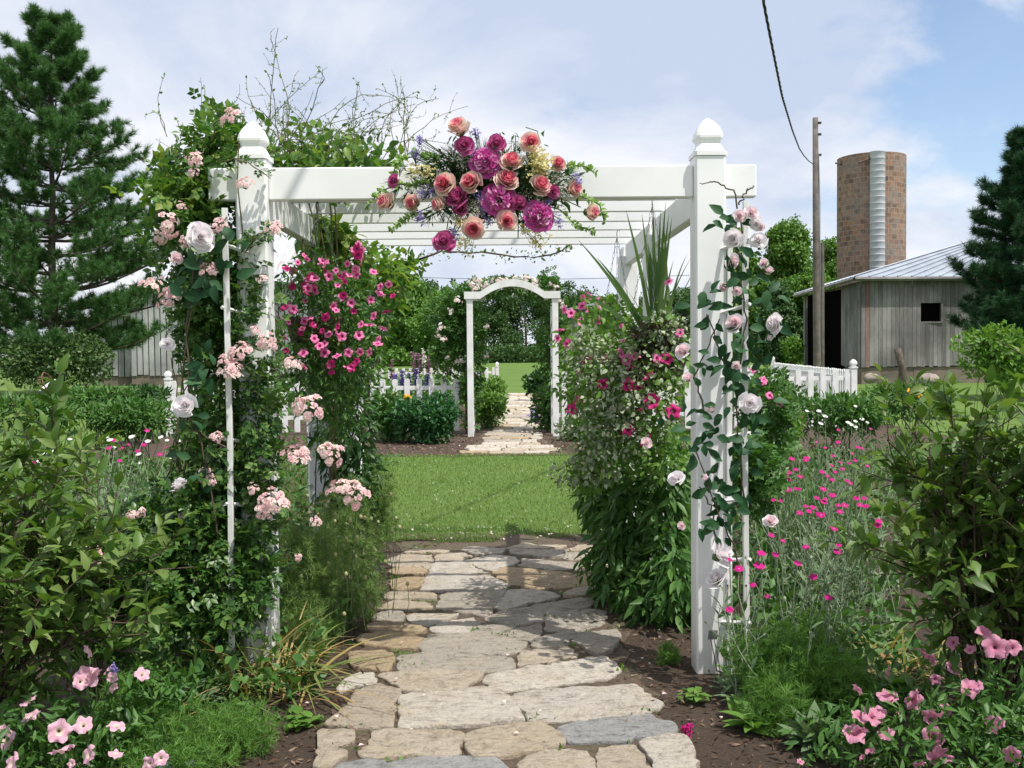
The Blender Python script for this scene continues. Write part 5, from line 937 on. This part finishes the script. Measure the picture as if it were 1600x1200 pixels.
def roofmat(name,c1,c2,rust):
    m,nt,b,o=nm(name); v=coord(nt); c=ramp(nt,noise(nt,1.1,7,v),[c1,c2],ps=[.35,.65]); c=mixc(nt,ramp(nt,noise(nt,1.4,7,coord(nt,(3,.25,.25)),.7),[(0,0,0),(.8,.8,.8)],ps=[.56,.66]),c,rust); nt.links.new(c,b.inputs['Base Color']); b.inputs['Roughness'].default_value=.45; b.inputs['Metallic'].default_value=.35; return m
M_ROOF=roofmat('metal_roof',(.30,.34,.40),(.40,.44,.50),(.46,.47,.5)); M_RUSTROOF=roofmat('rust_streaked_roof',(.50,.52,.56),(.60,.62,.66),(.36,.20,.11))
M_FOUND=plain('stone_footing',(.22,.18,.14),.95,(.12,.10,.085),1.5); M_BLACK=plain('interior_shade_block',(.004,.004,.004),1); M_BLACK.node_tree.nodes['Principled BSDF'].inputs['Specular IOR Level'].default_value=0
def boards(mb,p0,p1,z0,z1,w=.18,m=0,th=.03,skip=None,ztop=None,gap=.006):
    p0=np.array(p0,float);p1=np.array(p1,float);L=np.linalg.norm(p1-p0);u=(p1-p0)/L;nn=np.array((u[1],-u[0])); k=int(L/w)
    for i in range(k):
        a=p0+u*(i*L/k+gap);c=p0+u*((i+1)*L/k-gap); zt=z1 if ztop is None else ztop((i+.5)/k); zb=z0+random.uniform(-.04,.04); o=nn*random.uniform(0,.012); spans=[(zb,zt)]
        if skip and skip[0]<(i+.5)*L/k<skip[1]: spans=[(zb,skip[2]),(skip[3],zt)]
        for s0,s1 in spans:
            V=[]
            for q in (a,c):
                for e in (0,th): V+=[(*(q+o+nn*e),s0),(*(q+o+nn*e),s1)]
            mb.add(V,[[(2,6,7,3),(0,1,5,4),(0,2,3,1),(4,5,7,6),(1,3,7,5),(0,4,6,2)]],m(i) if callable(m) else m)
def slab(mb,pts,th=.06,m=0):
    p=np.array(pts,float); n=len(p); nr=nrm(np.cross(p[1]-p[0],p[2]-p[0])); V=np.concatenate([p,p-nr*th]); mb.add(V,[[tuple(range(n))],[tuple(range(2*n-1,n-1,-1))],[(i,i+n,(i+1)%n+n,(i+1)%n) for i in range(n)]],m)
def ribs(mb,e0,e1,r0,r1,k,m=0):
    e0,e1,r0,r1=[np.array(x,float) for x in (e0,e1,r0,r1)]
    for i in range(k+1): f=i/k; a=e0+(e1-e0)*f; c=r0+(r1-r0)*f; tube(mb,[a+(0,0,.03),(a+c)/2+(0,0,.03),c+(0,0,.03)],.03,4,m)
# right grey barn
DB=45.; C0=np.array((X(1345,DB),DB)); C1=np.array((X(1256,58.),58.)); C2=C0+np.array((15,1.2)); ZB=.78; ZT=4.72
t=thing('barn','weathered grey board barn with red streaks, metal roof and square window opening, at right','barn',(C0[0],DB,0))
mb=MB(); wx0,wx1=P(1441,480,DB)[0]-C0[0],P(1474,480,DB)[0]-C0[0]; wz0,wz1=P(1450,502,DB)[2],P(1450,473,DB)[2]
boards(mb,C0,C2,ZB,ZT,.20,lambda i:(1 if i in (1,) or random.random()<.05 else 0),.03,(wx0,wx1,wz0,wz1)); u=(C1-C0); q1=C0+u*.60; q2=C0+u*.95
boards(mb,q1,C0,ZB,ZT-.05,.22,lambda i:1 if 8<i<20 else 0); boards(mb,C1,q2,ZB,ZT-.05,.2); bb=q1; boards(mb,q2,q1,ZT-.75,ZT-.05,.22)
mb.build('wall',[M_GREYB,M_REDB],t,False)
mb=MB(); box(mb,(C0[0]+.35,DB+.5,0),(C2[0],DB+9,ZT-.2)); mb.build('interior_shade_block',M_BLACK,t,False)  # solid black block added as painted shade inside the open bay and window
mb=MB(); V0=C0+np.array((-.02,.05)); boards(mb,V0+(.02,.02),C2+np.array((0,.02)),-.05,ZB-.02,2.5,0,.02); boards(mb,C1+np.array((.06,0)),C0+np.array((.06,.0)),-.05,ZB-.02,2.5,0,.02); mb.build('footing',M_FOUND,t,False)
yw=DB+.08*(wx0+wx1)/2; mb=MB(); box(mb,(C0[0]+wx0-.08,yw-.06,wz0-.08),(C0[0]+wx1+.08,yw+.10,wz0)); box(mb,(C0[0]+wx0-.08,yw-.05,wz1),(C0[0]+wx1+.08,yw+.1,wz1+.06)); box(mb,(C0[0]+wx0-.08,yw-.05,wz0),(C0[0]+wx0,yw+.1,wz1)); box(mb,(C0[0]+wx1,yw-.05,wz0),(C0[0]+wx1+.08,yw+.1,wz1)); mb.build('window_frame',M_GREYB,t,False)
rf=MB(); ap=P(1535,372,51.5); ez=ZT+.12; e0=np.array((C0[0]-.45,DB-.45,ez)); e1=np.array((C2[0]+.4,C2[1]-.4,ez)); l1=np.array((C1[0]-.5,C1[1]+.3,ez)); rb=np.array((C2[0]+.4,52.7,ap[2])); bk=np.array((C2[0],60,ez))
slab(rf,[e0,e1,rb,ap]); slab(rf,[l1,e0,ap,np.array((ap[0]+.4,ap[1]+5,ap[2]))]); slab(rf,[ap,rb,bk,np.array((ap[0]+.6,60,ez))]); ribs(rf,e0,e1,e0+(ap-e0)*.98,rb,24); ribs(rf,l1,e0,np.array((ap[0]+.4,ap[1]+5,ap[2])),ap,18); mb=rf; mb.build('roof',M_ROOF,t,False)
mb=MB(); tube(mb,[e0-(0,0,.10),(e0+e1)/2-(0,0,.10),e1-(0,0,.10)],.09,4); tube(mb,[l1-(0,0,.1),(l1+e0)/2-(0,0,.1),e0-(0,0,.1)],.09,4); mb.build('fascia',M_GREYB,t,False)
for f in (.66,.95): q=C0+u*f; mb=MB(); box(mb,(q[0]-.1,q[1]-.1,-.1),(q[0]+.1,q[1]+.1,ZT-.06)); mb.build('corner_post',M_GREYB,t,False)
# left barn
DL=52.; L0=np.array((X(206,DL),DL)); L1=np.array((X(520,DL),DL)); zt=5.35
t=thing('barn','whitewashed board barn with rust streaked metal roof behind the tall pine at left','barn',(L0[0],DL,0))
mb=MB(); boards(mb,L0,L1,.55,zt,.30,gap=.028); boards(mb,L0+np.array((.02,.06)),L1+np.array((0,.06)),.5,zt-.02,3.,1); gz=P(250,365,57.)[2]; gt=lambda f:zt-.12+(gz-zt)*(1-abs(2*f-1)); boards(mb,L0+np.array((0,10)),L0,.55,zt,.3,ztop=gt); boards(mb,L1,L1+np.array((0,10)),.55,zt,.3,ztop=gt); boards(mb,L1+np.array((0,10)),L0+np.array((0,10)),.55,zt,.5); boards(mb,L0+np.array((-2.6,.8)),L0+np.array((0,.8)),.5,3.7,.30,gap=.028); boards(mb,L0+np.array((-2.58,.86)),L0+np.array((0,.86)),.45,3.68,1.3,1); mb.build('wall',[M_WHB,plain('gap_shade_backing',(.05,.045,.04),.9)],t,False)  # dark sheets added behind the boards paint the shade in their gaps
mb=MB(); box(mb,(L0[0]-2.7,DL+.86,-.1),(L0[0]-.02,DL+5,.5)); box(mb,(L0[0],DL+.02,-.1),(L1[0],DL+9.9,.54)); mb.build('footing',M_FOUND,t,False)
mb=MB(); z2=P(250,365,57.)[2]; a0=np.array((L0[0]-.3,DL-.4,zt-.1)); a1=np.array((L1[0]+.3,DL-.4,zt-.1)); r0=np.array((L0[0]-.3,57.,z2)); r1=np.array((L1[0]+.3,57.,z2)); b1=a1+(0,10.8,0); b0=a0+(0,10.8,0); slab(mb,[a0,a1,r1,r0]); slab(mb,[r0,r1,b1,b0]); ribs(mb,a0,a1,r0,r1,17); slab(mb,[(L0[0]-2.9,DL+.5,3.6),(L0[0]-.05,DL+.5,3.75),(L0[0]-.05,DL+5,4.6),(L0[0]-2.9,DL+5,4.4)]); mb.build('roof',M_RUSTROOF,t,False)
# middle shed
DM=68.; A=np.array((X(884,DM),DM)); Bq=np.array((X(965,DM),DM)); t=thing('shed','small grey board shed with sloping roof seen right of the arch','shed',(A[0],DM,0))
za,zb=P(884,484,DM)[2],P(965,466,DM)[2]; mb=MB(); boards(mb,A,Bq,0,za,.25,ztop=lambda f:za+(zb-za)*f); boards(mb,A+np.array((.3,6)),A,0,za,.25); mb.build('wall',M_GREYB,t,False); mb=MB(); slab(mb,[(A[0]-.3,DM-.4,za),(Bq[0]+.3,DM-.4,zb+.05),(Bq[0]+.3,DM+6,zb+.05),(A[0]-.3,DM+6,za)],.15); mb.build('roof',M_ROOF,t,False)
# silo
DS=63.; q=P(1361,400,DS); Rs=51*DS/FPX; hs_=P(1361,247,DS)[2]
t=thing('silo','tall roofless brick silo with a pale metal chute rising behind the grey barn','silo',(q[0],DS,0))
m,nt,b,o=nm('silo_block'); v=coord(nt); sp=nt.nodes.new('ShaderNodeSeparateXYZ'); nt.links.new(v,sp.inputs[0]); at=nt.nodes.new('ShaderNodeMath'); at.operation='ARCTAN2'; nt.links.new(sp.outputs[1],at.inputs[0]); nt.links.new(sp.outputs[0],at.inputs[1]); mu=nt.nodes.new('ShaderNodeMath'); mu.operation='MULTIPLY'; mu.inputs[1].default_value=Rs; nt.links.new(at.outputs[0],mu.inputs[0]); cb=nt.nodes.new('ShaderNodeCombineXYZ'); nt.links.new(mu.outputs[0],cb.inputs[0]); nt.links.new(sp.outputs[2],cb.inputs[1])
br=nt.nodes.new('ShaderNodeTexBrick'); nt.links.new(cb.outputs[0],br.inputs['Vector']); br.inputs['Scale'].default_value=1; br.inputs['Brick Width'].default_value=.42; br.inputs['Row Height'].default_value=.32; br.inputs['Mortar Size'].default_value=.022; br.inputs['Bias'].default_value=-.1; br.inputs['Color1'].default_value=(.31,.18,.115,1); br.inputs['Color2'].default_value=(.085,.05,.042,1); br.inputs['Mortar'].default_value=(.30,.26,.21,1)
wn=nt.nodes.new('ShaderNodeTexVoronoi'); wn.inputs['Scale'].default_value=1.9; nt.links.new(cb.outputs[0],wn.inputs['Vector']); c=mixc(nt,.25,br.outputs[0],ramp(nt,wn.outputs['Distance'],[(.42,.27,.15),(.16,.09,.06),(.30,.22,.17)])); c=mixc(nt,ramp(nt,noise(nt,.9,8,v,.7),[(0,0,0),(.7,.7,.7)],ps=[.48,.66]),c,(.24,.215,.19)); c=mixc(nt,.5,c,ramp(nt,noise(nt,6,6,v,.7),[(.4,.4,.4),(1.1,1.1,1.1)],ps=[.3,.55]),'MULTIPLY'); nt.links.new(c,b.inputs['Base Color']); b.inputs['Roughness'].default_value=.9; M_SILO=m
mb=MB(); lathe(mb,[(Rs,0),(Rs,hs_),(Rs-.2,hs_),(Rs-.2,0)],(q[0],DS,0),48); w_=mb.build('wall',M_SILO,t,True); w_.data.polygons.foreach_set('use_smooth',np.zeros(len(w_.data.polygons),bool))
mb=MB(); pr=[]
z=0; zc=P(1371,252,DS)[2]
while z<zc: pr+=[(.46,z),(.46,z+.30),(.475,z+.32),(.475,z+.36),(.46,z+.38)]; z+=.39
cc=(P(1371,400,DS-Rs)[0],DS-Rs*.97,0); lathe(mb,pr,cc,20,0,math.pi,2*math.pi); lathe(mb,[(.46,0),(.0,.0)],(cc[0],cc[1],pr[-1][1]),20,0,math.pi,2*math.pi); mb.build('chute',plain('chute_metal',(.46,.48,.50),.7,(.36,.37,.38),2,.0),t,True)
mb=MB(); a=P(1355,248,DS-Rs); tube(mb,[a+(-.5,0,-.25),a+(.4,0,.1),a+(.8,0,.25)],.06,5); a=P(1310,256,DS-Rs*.2); tube(mb,[a+(-.2,0,.05),a+(.1,0,-.02),a+(.3,0,-.1)],.05,5); mb.build('broken_rim_timber',M_TWIG,t)
# utility poles and cable
DP=40.
t=thing('utility_pole','tall weathered wooden utility pole before the grey barn','utility pole',(X(1276,DP),DP,0)); tp=P(1274,184,DP); mb=MB(); tube(mb,[(X(1277,DP),DP,-.2),(X(1275,DP),DP,5),tp],(.155,.135,.11),12); mb.F.append((np.array([[mb.n-12+i for i in range(12)]]),0)); mb.build('pole',plain('grey_pole_wood',(.17,.145,.125),.9,(.085,.07,.06),3,0,.6,8),t)
for y in (192,210,242): p=P(1278,y,DP-.05); mb=MB(); box(mb,(p[0]-.02,p[1]-.05,p[2]-.04),(p[0]+.13,p[1]+.05,p[2]+.04)); mb.build('bracket',M_IRON,t,False)
mb=MB(); tube(mb,[P(1279,240,DP-.1),P(1281,320,DP-.1),P(1281,440,DP-.1),P(1281,560,DP-.1)],.022,5); mb.build('ground_wire',M_ZINC,t)
mb=MB(); p=P(1284,380,DP+1.0); tube(mb,[(p[0],p[1],-.1),(p[0],p[1],p[2]/2),p],(.12,.11,.10),9); t2=tag(mb.build('stub_pole',bpy.data.materials['grey_pole_wood']),'shorter wooden stub pole standing close behind the tall utility pole','pole')
pts=[(40,P(1270,256,40.)),(36,P(1264,252,36)),(31,P(1256,243,31)),(27,P(1249,232,27)),(22,P(1238,203,22)),(17,P(1222,150,17)),(14,P(1207,75,14)),(12,P(1192,-2,12)),(8,np.array((1.9,8,5.95))),(0,np.array((-.6,0,6.5))),(-14,np.array((-5,-14,8.2)))]
ys=np.array([p[1][1] for p in pts])[::-1]; PX=np.array([p[1] for p in pts])[::-1]; yy=np.linspace(-14,40,900); cv=np.stack([np.interp(yy,ys,PX[:,0]),yy,np.interp(yy,ys,PX[:,2])],1)
for _ in range(60): cv[1:-1]=.5*cv[1:-1]+.25*(cv[:-2]+cv[2:])
mb=MB(); s=np.cumsum(np.r_[0,np.linalg.norm(np.diff(cv,axis=0),axis=1)]); 
for k in range(3): ph=s*6.5+k*2.094; tube(mb,cv+np.stack([np.cos(ph),0*ph,np.sin(ph)],1)*.011,.010,4)
tag(mb.build('twisted_cable',plain('cable_rubber',(.03,.03,.03),.7)),'black twisted power cable sagging from overhead to the utility pole','cable')
mb=MB(); a=P(400,418,140); c=P(1120,428,140); k=np.linspace(0,1,30)[:,None]; pw=a+(c-a)*k-np.array((0,0,1.))*1.3*np.sin(k*math.pi)*.9; 
tube(mb,pw,.035,4); tag(mb.build('distant_wire',M_IRON),'thin distant power line just above the far wood','cable')
# sundial, stump, rocks
c=P(75,598,15.); t=thing('armillary_sundial','small armillary sundial with a tilted ring and pale plate in the left bed','sundial',(c[0],15,0)); mb=MB(); aa=np.linspace(0,6.283,33); R_=.16
for nx in ((1,0,.35),(.2,.6,1)):
    n_=nrm(np.array(nx)); x=nrm(np.cross(n_,(0,1,.1))); y=np.cross(n_,x); tube(mb,c+R_*(np.cos(aa)[:,None]*x+np.sin(aa)[:,None]*y),.010,5)
mb.build('rings',plain('rust_iron',(.20,.09,.06),.7,(.12,.06,.04)),t); mb=MB(); n_=nrm(np.array((-.5,-.55,.75))); x=nrm(np.cross(n_,(0,1,0))); y=np.cross(n_,x); V=[c+(0,0,-.04)+.15*(math.cos(q)*x+.4*math.sin(q)*y)+e*n_*.012 for e in (0,1) for q in np.linspace(0,6.283,17)[:-1]]; mb.add(V,[[tuple(range(16))],[tuple(range(31,15,-1))],[(i,(i+1)%16,(i+1)%16+16,i+16) for i in range(16)]]); mb.build('plate',M_PAINT,t,False); mb=MB(); tube(mb,[c-(0,0,.16),(c[0],15,.4),(c[0],15,-.02)],.018,6); mb.build('stake',M_IRON,t)
p=P(1408,560,42.); mb=MB(); top=P(1402,545,42.); tube(mb,[(p[0]+.1,42,-.1),(p[0]+.05,42,.8),top,top+(.02,0,.01)],(.22,.17,.16,.01),8); tag(mb.build('broken_post',M_BARK),'grey broken tree stump leaning before the grey barn wall','stump')
def rock(label,px,py,d,r):
    bm=MB(); c=P(px,py,d); u=np.linspace(0,math.pi,7); v=np.linspace(0,2*math.pi,11)[:-1]; V=[]
    for a in u:
        for q in v: k=r*(1+.16*math.sin(3*q+px)+.12*math.cos(2*a+q*2)); V.append((c[0]+k*1.4*math.sin(a)*math.cos(q),d+k*math.sin(a)*math.sin(q),max(-.02,c[2]+k*.75*math.cos(a))))
    bm.add(V,[[(i*10+j,(i+1)*10+j,(i+1)*10+(j+1)%10,i*10+(j+1)%10) for i in range(6) for j in range(10)]]); tag(bm.build('rock',[plain('fieldstone',(.34,.29,.25),.9,(.20,.17,.15),3,0,.8,9)],None,True),label,'rock')
rock('tan fieldstone by the barn footing, left of two',1362,591,40,.24); rock('reddish fieldstone by the barn footing, right of two',1452,594,40,.32)
# fallen campion flower on the path edge
p=G(1072,1138,.045); mb=MB(); mb.inst(TF,p+RNG.normal(size=(22,3))*.008,frames(rdir(22),(0,0,1.)),np.full(22,.02)); tag(mb.build('fallen_flower',MAG),'single magenta flower head lying on the mulch at the right path edge','flower')
